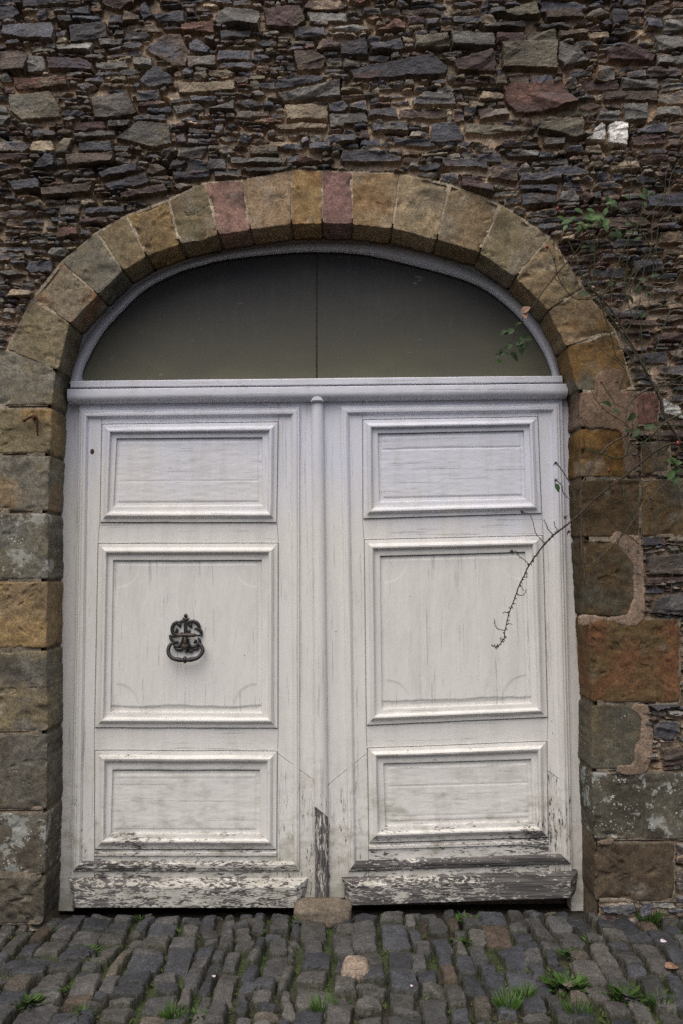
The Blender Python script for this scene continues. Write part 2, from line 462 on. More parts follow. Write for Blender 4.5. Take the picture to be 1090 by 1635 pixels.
VS = [  # colours, roughness, lichen, label
 (OLV, TAN2, .006, .15), (TAN2, (.16,.10,.06), .005, .1), (GRY, OLV, .005, .25), (OCH2, OLV, .006, .1), (OCH, OCH2, .008, .0),
 (OLV, OCH2, .006, .1), (PNK, PNK2, .006, .05), ((.23,.175,.12), (.205,.145,.09), .004, .0), (OCH, (.20,.12,.055), .006, .0), ((.165,.098,.086), PNK2, .004, .0),
 (TAN, (.17,.108,.055), .004, .1), (TAN, TAN2, .005, .05), (TAN2, OCH2, .006, .1), (TAN2, OLV, .006, .1), (OLV, OCH2, .010, .2), (OCH2, BRN, .007, .05), (OLV2, BRN, .005, .05)]
xl = lambda b: 545 - (545 - b) * 1.05
xr = lambda b: 545 + (b - 545) * 1.05
LQ = [((10,558),(113,594),(106,647), None), (651,724,106,103), (727,816,103,99), (819,925,99,100), (928,1035,100,98), (1038,1168,98,99), (1172,1293,99,98), (1297,1396,98,95), (1399,1476,95,92)]
LQS = [(GRY, OLV, .004, .25), (OCH, OLV, .007, .2), (GRY, OCH2, .007, .35), ((.115,.112,.095), OLV2, .004, .85), (OCH, OCH2, .009, .2), (OLV, GRY2, .006, .4), (GRY2, GRA2, .005, .4), (GRY2, GRA2, .007, 1.0), (GRA2, (.05,.045,.035), .012, .35)]
LQX = [-30, -70, -25, -95, -45, -10, -80, -40, -70]
RQ = [(625,682,908,907,1012), (684,762,907,908,1001), (765,858,908,912,1021), (861,985,912,919,1012), (988,1122,919,926,1086), (1125,1229,925,924,1024), (1233,1341,925,929,1135), (1346,1440,930,931,1078)]
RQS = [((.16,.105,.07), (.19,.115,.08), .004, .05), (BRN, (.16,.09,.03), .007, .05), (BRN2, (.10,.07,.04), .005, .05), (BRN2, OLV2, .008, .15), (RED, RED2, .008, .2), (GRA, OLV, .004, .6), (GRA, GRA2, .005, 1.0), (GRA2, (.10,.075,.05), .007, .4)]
XTRA = [([(1014,626),(1052,626),(1054,652),(1050,676),(1014,681)], ((.12,.062,.05), (.09,.045,.04), .009, .1)),
        ([(1024,706),(1071,704),(1071,756),(1024,758)], (BRN2, OLV2, .006, .2)),
        ([(1024,765),(1140,765),(1140,857),(1024,857)], (GRA2, BRN2, .010, .2))]
ASH = []
for k in range(17): ASH.append(('voussoir', [E[k], E[k+1], I[k+1], I[k]], VS[k], .008))
for k, q in enumerate(LQ):
    if k == 0: poly = [(LQX[0], 556), (10, 559), (66, 571), (xl(112), 594), (xl(106), 647), (LQX[0], 649)]
    else: poly = [(LQX[k], q[0]), (xl(q[2]), q[0]), (xl(q[3]), q[1]), (LQX[k], q[1])]
    ASH.append(('quoin', poly, LQS[k], .014))
RQS = [tuple([tuple(.64 * x for x in c_) for c_ in q[:2]]) + q[2:] for q in RQS]  # brown jamb stones darkened further, shade on this side put into their colour
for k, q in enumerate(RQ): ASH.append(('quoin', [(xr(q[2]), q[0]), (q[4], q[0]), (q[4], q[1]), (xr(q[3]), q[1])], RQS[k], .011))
for pl, s in XTRA: ASH.append(('rubble_block', pl, s, .014))

def ashlar(name, poly, spec, rnd, parent, seed):
    c1, c2, rough, lich = spec
    p = XZ(poly)
    A = np.sum(p[:, 0] * np.roll(p[:, 1], -1) - np.roll(p[:, 0], -1) * p[:, 1])
    if A < 0: p = p[::-1]
    q = []
    for i in range(len(p)):
        a, b = p[i], p[(i+1) % len(p)]; n = max(2, int(np.linalg.norm(b - a) / .008))
        for k in range(n): q.append(a + (b - a) * k / n)
    q = np.array(q)
    for _ in range(3): q = .5 * q + .25 * (np.roll(q, 1, 0) + np.roll(q, -1, 0))
    cen = p.mean(0); H = hull(p)
    dirn = (cen - q); r = np.linalg.norm(dirn, axis=1); dirn /= r[:, None]
    q = q + dirn * (.0025 + .0035 * np.abs(fbm(q[:, 0] * 22, q[:, 1] * 22, seed, 3)) * 2)[:, None]
    n = len(q); r = np.linalg.norm(cen - q, axis=1)
    ds = [0, .002, .005, .009, .014, .021] + list(np.arange(.03, r.mean() * .94, .0095))
    rings = []
    for dk in ds:
        u = min(dk / r.mean(), .96); rings.append(q + (cen - q) * u)
    V = []; Cl = []
    def colour(x, z):
        f = sst(-.35, .35, fbm(x * 6, z * 6, seed + 5, 4) + .3 * fbm(x * 25, z * 25, seed + 6, 3))[:, None]
        c = np.array(c1) * (1 - f) + np.array(c2) * f
        st = sst(.2, .6, fbm(x * 4 + 7, z * 10, seed + 8, 4))[:, None]
        c = c * (1 - st * .35)
        c = c * (1 + .16 * fbm(x * 30, z * 30, seed + 9, 2))[:, None]
        wt = sst(.28, .5, fbm(x * 8 - 3, z * 8, seed + 11, 4))[:, None]*.35
        c = c * (1 - wt) + np.array((.17, .16, .135)) * wt
        return np.concatenate([c * 1.3, np.full((len(x), 1), lich)], 1)
    tl = (nr.rand() - .5) * .012, (nr.rand() - .5) * .012; off = (nr.rand() - .5) * .005
    def face(x, z):
        d = np.maximum(indist(H, x, z), 0); R = rnd * (1 + .5 * fbm(x * 12, z * 12, seed + 1, 3))
        t = np.clip(d / R, 0, 1); y = R * (1 - np.sqrt(np.clip(1 - (1 - t) ** 2, 0, 1))) * .8
        y = y - rough * .7 * fbm(x * 5, z * 5, seed + 2, 2, .5) - rough * .3 * fbm(x * 16, z * 22, seed + 15, 2) - rough * .35 * fbm(x * 36, z * 36, seed + 4, 1)
        chip = sst(.30, .55, fbm(x * 9, z * 9, seed + 3, 3)) * sst(.05, .0, d); y = y + chip * .016
        pit = sst(.40, .50, fbm(x * 16, z * 24, seed + 13, 3)) * rough * .9
        return y + pit + tl[0] * (x - cen[0]) + tl[1] * (z - cen[1]) + off
    back = .31
    m = 14
    for k in range(m, 0, -1):
        yy = back * (k / m) ** 1.3
        sh = .004 * fbm(q[:, 0] * 18 + yy * 31, q[:, 1] * 18 + yy * 23, seed + 20, 3)
        s = q + dirn * sh[:, None]
        V.append(np.stack([s[:, 0], np.full(n, yy) + face(q[:, 0], q[:, 1]), s[:, 1]], 1)); Cl.append(colour(q[:, 0] + yy, q[:, 1]))
    for rg in rings:
        V.append(np.stack([rg[:, 0], face(rg[:, 0], rg[:, 1]), rg[:, 1]], 1)); Cl.append(colour(rg[:, 0], rg[:, 1]))
    K = len(V)
    Va = np.concatenate(V); Ca = np.concatenate(Cl)
    idx = np.arange(K * n).reshape(K, n); nx = np.roll(idx, -1, 1)
    Q = np.stack([idx[:-1], nx[:-1], nx[1:], idx[1:]], -1).reshape(-1, 4)
    cv = np.array([[cen[0], face(np.array([cen[0]]), np.array([cen[1]]))[0], cen[1]]])
    Va = np.concatenate([Va, cv]); Ca = np.concatenate([Ca, Ca[-1:]])
    L = len(Va) - 1
    Q = np.concatenate([Q, np.stack([idx[-1], nx[-1], np.full(n, L), np.full(n, L)], -1)])
    F_ = [tuple(a[:3]) if a[2] == a[3] else tuple(a) for a in Q.tolist()]
    me = bpy.data.meshes.new(name); me.from_pydata(Va.tolist(), [], F_); me.update()
    me.polygons.foreach_set('use_smooth', np.full(len(me.polygons), True))
    setcol(me, np.clip(Ca, .004, 1))
    o = link(name, me, M_ASH, parent)
    return o

wall = thing('stone_wall', 'tall rubble stone wall pierced by a round arched doorway of sandstone blocks', 'wall')
VL = {3: 'ochre voussoir beside the grey one', 6: 'pink sandstone voussoir left of the crown', 9: 'purplish pink keystone at the crown', 10: 'tan voussoir stained with rust', 14: 'coarse pitted voussoir low on the right side', 7: 'pale tan voussoir with ringed markings'}
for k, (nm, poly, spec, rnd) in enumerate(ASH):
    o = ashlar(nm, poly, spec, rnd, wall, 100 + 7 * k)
    if nm == 'voussoir' and k in VL: o['label'] = VL[k]
    if k == 17 + 3: o['label'] = 'grey jamb stone dotted with white lichen'
    if k == 17 + 9 + 4: o['label'] = 'big rusty red jamb stone'

# ---- rubble face of the wall as one continuous surface of split stones in lime mortar
def T(c, off, k=2.0): return [(off[0] + a / k, off[1] + b / k) for a, b in c]
SL, SD, GR, LG, BR, MA, TN, WH, RB, OG = (.062,.066,.082), (.036,.037,.045), (.105,.10,.09), (.15,.147,.135), (.078,.055,.042), (.060,.033,.032), (.25,.20,.135), (.60,.585,.55), (.10,.046,.032), (.13,.115,.08)
TR = []
for c, col in [
 ([(5,75),(165,72),(180,100),(175,138),(70,128),(0,110)],SL),([(218,85),(335,68),(345,120),(300,130),(228,140)],SD),([(0,165),(70,165),(95,180),(90,235),(0,235)],BR),
 ([(85,180),(140,185),(145,232),(95,235)],LG),([(145,185),(260,185),(300,205),(295,228),(150,225)],MA),([(460,160),(520,110),(575,105),(600,160),(595,215),(550,215),(490,180)],BR),
 ([(600,140),(630,122),(675,150),(660,170),(605,165)],SL),([(595,180),(690,175),(695,210),(600,220)],GR),([(445,265),(495,208),(550,240),(558,272),(480,285)],SL),
 ([(40,245),(215,258),(220,285),(60,288),(45,275)],RB),([(565,265),(750,260),(755,290),(570,305)],TN),([(25,300),(160,290),(190,330),(195,375),(70,385),(30,350)],OG),
 ([(290,310),(410,292),(440,360),(380,378),(300,380)],BR),([(880,258),(1000,238),(1040,250),(1030,262),(880,290)],SD),([(880,300),(1085,265),(1090,310),(900,328)],GR),
 ([(840,30),(960,20),(975,65),(940,95),(850,85)],MA),([(680,55),(720,20),(830,35),(825,90),(690,80)],GR),([(930,85),(1035,82),(1040,118),(940,122)],SD),
 ([(365,445),(440,388),(540,395),(545,460),(500,470)],GR),([(670,350),(750,320),(750,355),(665,358)],GR),([(905,335),(1050,330),(1050,385),(910,385)],TN),
 ([(310,555),(430,515),(435,545),(325,575)],SL),([(330,590),(465,550),(480,585),(350,612)],SL),([(380,620),(530,585),(540,610),(385,640)],MA),([(25,580),(125,565),(130,605),(50,615)],SL),
 ([(250,450),(350,448),(360,485),(250,488)],SL),([(735,505),(900,500),(900,522),(735,527)],LG),([(210,495),(360,485),(358,525),(215,530)],BR),([(940,165),(1000,160),(1045,190),(1030,225),(950,225)],BR),
 ([(230,425),(370,415),(365,435),(240,440)],LG),([(105,540),(150,490),(180,500),(180,535)],SL),([(270,665),(400,658),(400,680),(270,685)],SL),([(250,695),(340,690),(345,712),(255,718)],MA),([(185,725),(250,725),(255,755),(185,760)],RB),
 ([(215,30),(290,22),(290,50),(210,52)],SL),([(490,45),(590,38),(595,72),(500,75)],SL),([(180,150),(300,138),(290,165),(190,170)],LG),([(425,190),(485,185),(485,215),(425,220)],LG),([(700,100),(805,95),(800,125),(710,130)],SD),
 ([(440,295),(510,290),(510,325),(440,325)],SL),([(545,340),(640,335),(655,355),(560,368)],GR),([(600,310),(700,310),(690,330),(610,333)],SL),([(870,400),(1045,392),(1045,412),(880,418)],TN),([(780,540),(950,530),(950,547),(785,555)],SD),
 ([(900,460),(975,455),(975,475),(905,478)],SL),([(980,455),(1050,450),(1055,475),(985,478)],SL),([(795,465),(890,465),(890,495),(800,495)],OG),([(130,600),(300,585),(290,618),(135,632)],BR),([(680,540),(770,538),(770,565),(685,570)],SD),([(550,545),(675,545),(670,570),(555,572)],SL)]:
    TR.append((T(c, (0, 0)), col))
for c, col in [
 ([(25,230),(110,205),(290,170),(340,215),(330,240),(190,238),(40,258)],SD),([(350,195),(480,155),(495,200),(490,225),(370,225)],MA),([(510,135),(690,130),(690,220),(515,215)],OG),
 ([(692,130),(760,150),(795,190),(710,215),(692,190)],GR),([(350,100),(490,105),(490,150),(352,150)],GR),([(515,260),(700,250),(755,330),(690,355),(560,365),(530,330)],RB),
 ([(225,320),(270,290),(360,295),(370,335),(230,335)],SL),([(185,350),(335,345),(335,378),(190,378)],BR),([(635,395),(770,385),(775,440),(740,450),(625,415)],OG),
 ([(775,452),(822,392),(838,405),(840,455)],WH),([(850,395),(870,385),(915,388),(912,470),(850,460)],WH),([(895,335),(975,330),(980,385),(900,385)],LG),([(815,360),(885,352),(885,385),(815,388)],LG),
 ([(845,165),(930,145),(1000,180),(990,200),(850,195)],MA),([(835,290),(1010,288),(1012,322),(840,322)],BR),([(770,255),(885,245),(890,285),(780,290)],MA),([(892,245),(1010,250),(1015,285),(895,285)],GR),
 ([(990,110),(1090,115),(1100,160),(1010,165)],GR),([(1030,60),(1095,60),(1095,98),(1030,98)],LG),([(965,55),(1025,55),(1025,90),(970,90)],SL),([(105,105),(180,60),(210,75),(205,95)],RB),
 ([(0,480),(110,475),(195,500),(190,515),(0,522)],SD),([(320,505),(465,508),(465,540),(330,540)],SD),([(467,540),(560,545),(560,580),(467,570)],MA),([(375,560),(480,595),(485,625),(380,600)],MA),
 ([(565,555),(705,552),(700,580),(570,580)],SL),([(565,588),(695,588),(690,613),(570,610)],SL),([(570,620),(640,615),(690,625),(690,650),(575,655)],(.10,.105,.12)),([(170,440),(265,432),(310,465),(170,465)],SL),
 ([(920,440),(1000,425),(1035,460),(930,470)],MA),([(970,625),(1095,620),(1095,665),(980,660)],SL),([(230,115),(340,112),(345,155),(235,155)],OG),([(0,140),(80,120),(80,150),(85,178),(0,180)],SD),
 ([(85,148),(190,120),(200,160),(100,170)],SL),([(430,345),(530,345),(535,375),(440,385)],LG),([(500,40),(620,10),(640,50),(560,60)],OG),([(450,75),(590,65),(590,88),(455,92)],SD),([(650,30),(770,25),(780,55),(655,58)],BR),
 ([(90,400),(210,395),(215,420),(100,425)],SL),([(390,395),(530,405),(600,415),(480,432),(395,430)],OG),([(350,250),(470,238),(470,262),(355,270)],BR),([(640,435),(720,440),(715,465),(645,462)],GR),([(1000,180),(1090,175),(1090,205),(1010,208)],LG),([(520,480),(630,475),(630,500),(530,500)],LG),([(850,525),(950,515),(955,540),(860,550)],TN)]:
    TR.append((T(c, (545, 0)), col))
for c, col in [([(925,130),(1020,125),(1030,165),(930,175)],SD),([(792,160),(900,150),(905,190),(795,190)],SD),([(885,290),(975,290),(975,315),(890,315)],SL),([(890,318),(1003,316),(1003,340),(890,342)],MA),
 ([(1000,365),(1095,360),(1095,390),(1000,388)],MA),([(930,430),(1040,420),(1045,465),(930,460)],SD),([(1012,470),(1095,465),(1095,505),(1015,500)],SD),([(1025,572),(1080,598),(1095,640),(1030,622)],WH)]:
    TR.append((T(c, (545, 350)), col))
for c, col in [([(975,255),(1095,245),(1095,315),(975,315)],GR),([(985,440),(1020,385),(1095,375),(1095,445)],SD),([(975,325),(1090,320),(1090,340),(975,345)],MA)]:
    TR.append((T(c, (545, 760)), col))
for c, col in [([(745,240),(810,205),(930,225),(910,340),(760,350)],SD),([(800,420),(930,390),(950,400),(950,530),(820,530)],BR),([(380,1490),(610,1470),(620,1520),(560,1555),(390,1530)],SL),([(700,105),(900,85),(940,110),(760,140)],SD),
 ([(830,1420),(950,1425),(950,1470),(840,1455)],GR),([(900,1060),(950,1060),(950,1110),(905,1100)],SL),([(905,1230),(950,1230),(950,1400),(910,1390)],GR),([(730,150),(830,145),(840,185),(740,180)],GR),([(20,1460),(200,1455),(260,1500),(290,1530),(40,1520)],(.17,.12,.085))]:
    TR.append((T(c, (870, 1100), 4.304), col))

INN = [P(a, b, 0) for a, b in I]
def masonry():
    st = .0047
    x0, x1, z0, z1 = -3.1, 3.1, -.07, 5.4
    xs = np.concatenate([np.arange(x0, -1.74, .014), np.arange(-1.74, 1.74, st), np.arange(1.74, x1, .014)])
    zs = np.concatenate([np.arange(z0, 4.72, st), np.arange(4.72, z1, .013)])
    Xg, Zg = np.meshgrid(xs, zs)
    wx = Xg + .010 * fbm(Xg * 7, Zg * 9, 1, 3) + .005 * fbm(Xg * 45, Zg * 60, 2, 3)
    wz = Zg + .010 * fbm(Xg * 5 + 4, Zg * 8, 3, 3) + .0042 * fbm(Xg * 45 + 5, Zg * 60, 4, 3) + .03 * fbm(Xg * .9, Zg * .9, 8, 2)
    low = .03 * fbm(Xg * .9, Zg * .9, 8, 2)
    # ashlar area and opening
    hs = [hull(XZ(p)) for _, p, _, _ in ASH]
    ad = np.full(Xg.shape, -9.0)
    for h in hs:
        a = np.searchsorted(xs, h[:, 0].min() - .05); b = np.searchsorted(xs, h[:, 0].max() + .05)
        c = np.searchsorted(zs, h[:, 1].min() - .05); d = np.searchsorted(zs, h[:, 1].max() + .05)
        s = (slice(c, d), slice(a, b)); ad[s] = np.maximum(ad[s], indist(h, Xg[s], Zg[s]))
    op = [(p.x, p.z) for p in INN]
    lft = [XZ([(xl(b), y)])[0] for b, y in [(106,650),(103,724),(99,816),(98,1035),(98,1293),(93,1440),(93,1520)]]
    rgtp = [XZ([(xr(b), y)])[0] for b, y in [(908,660),(908,762),(912,860),(919,987),(925,1122),(925,1232),(931,1440),(931,1520)]]
    opening = np.array([tuple(q) for q in lft[::-1]] + op + [tuple(q) for q in rgtp])
    cc = np.array([-.1, 1.6])
    big = opening + (opening - cc) / np.linalg.norm(opening - cc, axis=1)[:, None] * .035
    inop = inpoly(big, Xg, Zg)
    # lay stones
    ce = .005; W = int((x1 - x0) / ce); Hh = int((z1 - z0) / ce)
    gx = x0 + (np.arange(W) + .5) * ce; gz = z0 + (np.arange(Hh) + .5) * ce
    GX, GZ = np.meshgrid(gx, gz)
    occ = inpoly(big, GX, GZ)
    for h in hs: occ |= indist(h, GX, GZ) > -.004
    stones = []
    for c, col in TR:
        h = hull(XZ(c)); occ |= indist(h, GX, GZ) > -.003
        stones.append((h, col, True))
    pal = [(SL, 8), (SD, 6), (GR, 3.2), (BR, 2.8), (MA, 2.6), (OG, 1.7), (LG, 2.2), (TN, .9), (RB, .7)]
    pw = np.cumsum([q for _, q in pal]); pw = pw / pw[-1]
    R = random.Random(23)
    def pick(): return pal[int(np.searchsorted(pw, R.random()))][0]
    def small_at(x, z): return .68 if (x > 1.0 and z < 3.15) or (x < -1.2 and z < 3.0) else (.85 if z < 3.75 else 1.0)
    def grow(nseed, hmed, hsig, amin, amax, rounds):
        rects = []
        for _ in range(nseed):
            c, r = R.randrange(W), R.randrange(Hh)
            if occ[r, c]: continue
            k = small_at(gx[c], gz[r])
            h = float(np.clip(R.lognormvariate(math.log(hmed), hsig), .016, .115)) * k
            wd = float(np.clip(h * R.uniform(amin, amax), .03, .36))
            occ[r, c] = True
            rects.append([c, c + 1, r, r + 1, max(3, round(wd / ce)), max(2, round(h / ce)), True])
        for _ in range(rounds):
            live = False
            R.shuffle(rects)
            for q in rects:
                if not q[6]: continue
                g = False
                for side in R.sample((0, 1, 2, 3, 0, 1), 6):
                    c0, c1, r0, r1 = q[:4]
                    if side < 2 and c1 - c0 < q[4]:
                        cc_ = c0 - 1 if side == 0 else c1
                        if 0 <= cc_ < W and not occ[r0:r1, cc_].any():
                            occ[r0:r1, cc_] = True; g = True
                            if side == 0: q[0] -= 1
                            else: q[1] += 1
                    elif side >= 2 and r1 - r0 < q[5]:
                        rr_ = r0 - 1 if side == 2 else r1
                        if 0 <= rr_ < Hh and not occ[rr_, c0:c1].any():
                            occ[rr_, c0:c1] = True; g = True
                            if side == 2: q[2] -= 1
                            else: q[3] += 1
                q[6] = g; live |= g
            if not live: break
        return rects
    rects = grow(2100, .050, .40, 2.3, 5.5, 80)
    rects += grow(9200, .031, .35, 2.6, 6.5, 60)
    rects += grow(20000, .026, .3, 2.0, 5.0, 40)
    for c0, c1, r0, r1, *_ in rects:
        w_, h_ = (c1 - c0) * ce, (r1 - r0) * ce
        if w_ < .022 or h_ < .0095: continue
        a, b, lo, hi = x0 + c0 * ce, x0 + c1 * ce, z0 + r0 * ce, z0 + r1 * ce
        e = min(.009, .22 * h_)
        a -= e * .25; b += e * .25; lo -= e * .35; hi += e * .25
        U = R.uniform; ty = R.random()
        if ty < .30:      # slab with slanting ends
            k1, k2 = U(-.5, .5) * h_, U(-.5, .5) * h_
            pts = [(a + max(0, k1), lo + U(0, .12) * h_), (b - max(0, k2), lo + U(0, .12) * h_), (b - max(0, -k2), hi - U(0, .2) * h_), (a + max(0, -k1), hi - U(0, .2) * h_)]
        elif ty < .55:    # wedge
            t = U(.15, .5); d = (lo + U(0, .1) * h_, hi - U(0, .1) * h_)
            pts = [(a, lo), (b, lo + U(0, .35) * h_), (b, hi - t * h_), (a + U(0, .3) * w_, hi)] if R.random() < .5 else [(b, lo), (a, lo + U(0, .35) * h_), (a, hi - t * h_), (b - U(0, .3) * w_, hi)]
        elif ty < .82:    # broken five or six sided block
            pts = [(a, lo + U(.1, .5) * h_), (a + U(.08, .35) * w_, lo), (b - U(.03, .3) * w_, lo + U(0, .1) * h_), (b, lo + U(.25, .7) * h_), (b - U(.05, .35) * w_, hi), (a + U(.02, .25) * w_, hi - U(0, .2) * h_)]
        else:             # lens shaped splinter
            pts = [(a, lo + U(.2, .6) * h_), (a + U(.25, .6) * w_, lo), (b, lo + U(.3, .7) * h_), (b - U(.25, .6) * w_, hi), (a + U(.1, .2) * w_, hi - U(.1, .3) * h_)]
        stones.append((hull(pts), pick(), False))
    # surface
    mort_n = fbm(Xg * 22, Zg * 26, 31, 5, .6)
    Hm = -.022 + .013 * fbm(Xg * 4, Zg * 5, 30, 3) + .008 * mort_n
    hole = sst(.30, .52, fbm(Xg * 8, Zg * 13, 35, 3)); Hm = Hm - .045 * hole
    Hf = Hm.copy()
    mv = sst(-.4, .5, fbm(Xg * 5, Zg * 7, 36, 4))[..., None]
    mcol = np.array([.225, .16, .108]) * (1 - mv) + np.array([.36, .285, .205]) * mv
    mcol = mcol * (1 + .28 * fbm(Xg * 40, Zg * 40, 37, 3))[..., None]
    dk = sst(.05, .45, fbm(Xg * 3, Zg * 3, 38, 3))[..., None] * .5
    mcol = mcol * (1 - dk) + np.array([.085, .07, .05]) * dk
    Cc = mcol.copy(); AL = np.full(Xg.shape, .12)
    for k, (h, col, tr) in enumerate(stones):
        a = np.searchsorted(xs, h[:, 0].min() - .03); b = np.searchsorted(xs, h[:, 0].max() + .03)
        c = np.searchsorted(zs, h[:, 1].min() - .06); d = np.searchsorted(zs, h[:, 1].max() + .06)
        if b - a < 2 or d - c < 2: continue
        s = (slice(c, d), slice(a, b)); X_, Z_ = Xg[s], Zg[s]
        qx, qz = wx[s], wz[s] - (low[s] if tr else 0)
        dd = indist(h, qx, qz)
        cx, cz = h.mean(0); ww = np.ptp(h[:, 0]); hh = np.ptp(h[:, 1])
        big_ = min(1.0, hh / .09)
        pr = R.uniform(.0, .016) + .011 * big_ + (.004 if tr else 0)
        sd = R.randint(0, 99999)
        u, v = (X_ - cx), (Z_ - cz)
        # split face: lowest of a few cleavage planes
        f = pr + u * R.uniform(-.14, .14) + v * R.uniform(-.55, .05)
        for _ in range(R.choice([2, 3, 4, 5])):
            an = R.uniform(0, 2 * math.pi); sl_ = R.uniform(.2, 1.1)
            f = np.minimum(f, pr + R.uniform(-.002, .010) + sl_ * ((u + R.uniform(-.3, .3) * ww) * math.cos(an) * .5 + (v + R.uniform(-.2, .2) * hh) * math.sin(an)))
        # slaty ledges where the stone has cleaved
        for _ in range(R.choice([0, 1, 1, 2])):
            q = v + u * R.uniform(-.25, .25) + .006 * fbm(X_ * 22, Z_ * 22, sd + 7, 3) - R.uniform(-.35, .45) * hh
            f = f - R.uniform(.002, .007) * (q > 0)
        f = np.maximum(f, pr - R.uniform(.008, .016))
        f = f + .0050 * fbm(X_ * 20 + sd, Z_ * 34, sd + 1, 4, .62) + .0016 * (vn(X_ * 160, Z_ * 190, sd) - .5)
        ew = R.uniform(.002, .006)
        t = np.clip(dd / ew, 0, 1); t = np.sqrt(np.clip(1 - (1 - t) ** 2, 0, 1))
        hs_ = (Hm[s] - .012) * (1 - t) + f * t
        m_ = (dd > 0) & (hs_ > Hf[s]) & (ad[s] < -.002)
        Hf[s] = np.where(m_, hs_, Hf[s])
        base = np.array(col) * (R.uniform(.75, 1.12) if tr else R.uniform(.7, 1.4))
        if col is not WH: base = base * .78 + np.array([.080, .073, .068]) * .22
        n = fbm(X_ * 11 + sd, Z_ * 16, sd + 2, 4)
        cc = base * (1 + .55 * n)[..., None]
        sec = np.array(R.choice([BR, SL, GR, RB, OG, LG])); f2 = sst(.10, .5, fbm(X_ * 7 - sd, Z_ * 11, sd + 3, 3))[..., None] * R.uniform(.2, .8)
        if col is not WH: cc = cc * (1 - f2) + sec * f2
        sm = sst(.011, .0, dd + .008 * fbm(X_ * 35, Z_ * 35, sd + 4, 3))[..., None] * R.choice([0, .25, .5, .8]) * (.5 if tr else 1)
        cc = cc * (1 - sm) + mcol[s] * sm
        sm2 = (sst(.30, .45, fbm(X_ * 12 + 5, Z_ * 18, sd + 6, 4)) * (0 if tr else R.choice([0, 0, .4, .7])))[..., None]
        cc = cc * (1 - sm2) + mcol[s] * sm2
        Cc[s] = np.where(m_[..., None], cc, Cc[s])
        AL[s] = np.where(m_, R.choice([.05, .1, .3, .55]), AL[s])
    st_ = sst(-.45, .5, fbm(Xg * 1.7, Zg * 2.6, 91, 4))[..., None]; Cc = Cc * (.88 + .44 * st_)
    # joints between dressed stones: lime mortar just behind their faces
    aj = ad > -.004
    jn = .006 * fbm(Xg * 20, Zg * 20, 51, 3)
    Hf = np.where(aj, -.0045 + jn * .6 - .06 * sst(.012, .022, ad), Hf)
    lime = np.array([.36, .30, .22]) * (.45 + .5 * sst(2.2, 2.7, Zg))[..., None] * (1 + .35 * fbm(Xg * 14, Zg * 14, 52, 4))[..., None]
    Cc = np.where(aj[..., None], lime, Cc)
    nx, nz = len(xs), len(zs)
    idx = np.arange(nx * nz).reshape(nz, nx)
    keep = ~(inop[:-1, :-1] & inop[1:, 1:] & inop[:-1, 1:] & inop[1:, :-1])
    Q = np.stack([idx[:-1, :-1], idx[:-1, 1:], idx[1:, 1:], idx[1:, :-1]], -1)[keep]
    used = np.zeros(nx * nz, bool); used[Q.ravel()] = True
    re = np.cumsum(used) - 1
    V = np.stack([Xg, -Hf, Zg], -1).reshape(-1, 3)[used]
    colr = np.concatenate([np.clip(Cc, .004, 1), AL[..., None]], -1).reshape(-1, 4)[used]
    o = quads('rubble_face', V, re[Q].astype(np.int32), M_RUB, wall, colr, smooth=False)
    # body of the wall behind the face, round the opening
    mb = MB()
    ln = [big[0]] + list(big) + [big[-1]]
    pts = np.array(big)
    outer = [(x0, -.07)] + [(x0, z1)] + [(x1, z1)] + [(x1, -.07)]
    for y in (.32,):
        top = max(p[1] for p in pts) + .0
        def box(a, b, c, d): prism(mb, [(a, c), (b, c), (b, d), (a, d)], .12, .62, .002)
        box(x0, pts[:, 0].min() - .01, -.07, z1); box(pts[:, 0].max() + .01, x1, -.07, z1); box(pts[:, 0].min() - .008, pts[:, 0].max() + .008, top + .01, z1)
    prism(mb, [tuple(p) for p in np.array(big)[::-1]], .36, .44, .002)  # added unseen slab across the doorway, keeps sky from showing through gaps
    oc = np.array([-.1, 1.6]); d_ = (opening - oc) / np.linalg.norm(opening - oc, axis=1)[:, None]
    v = []; f = []; n_ = len(opening)
    for p_, e_ in zip(opening, d_):
        a_ = p_ + e_ * .013; b_ = p_ + e_ * .55
        v += [(b_[0], .10, b_[1]), (p_[0] + e_[0] * .03, .10, p_[1] + e_[1] * .03), (p_[0] + e_[0] * .03, .03, p_[1] + e_[1] * .03), (a_[0], .024, a_[1]), (a_[0], .40, a_[1])]
    for i in range(n_ - 1):
        for k in range(4): f.append((i*5+k, i*5+k+1, (i+1)*5+k+1, (i+1)*5+k))
    mb.add(v, f)
    mb.build('wall_core', M_MORT, wall, col=np.tile([.12, .095, .065, 0], (len(mb.v), 1)))
    return o
masonry()

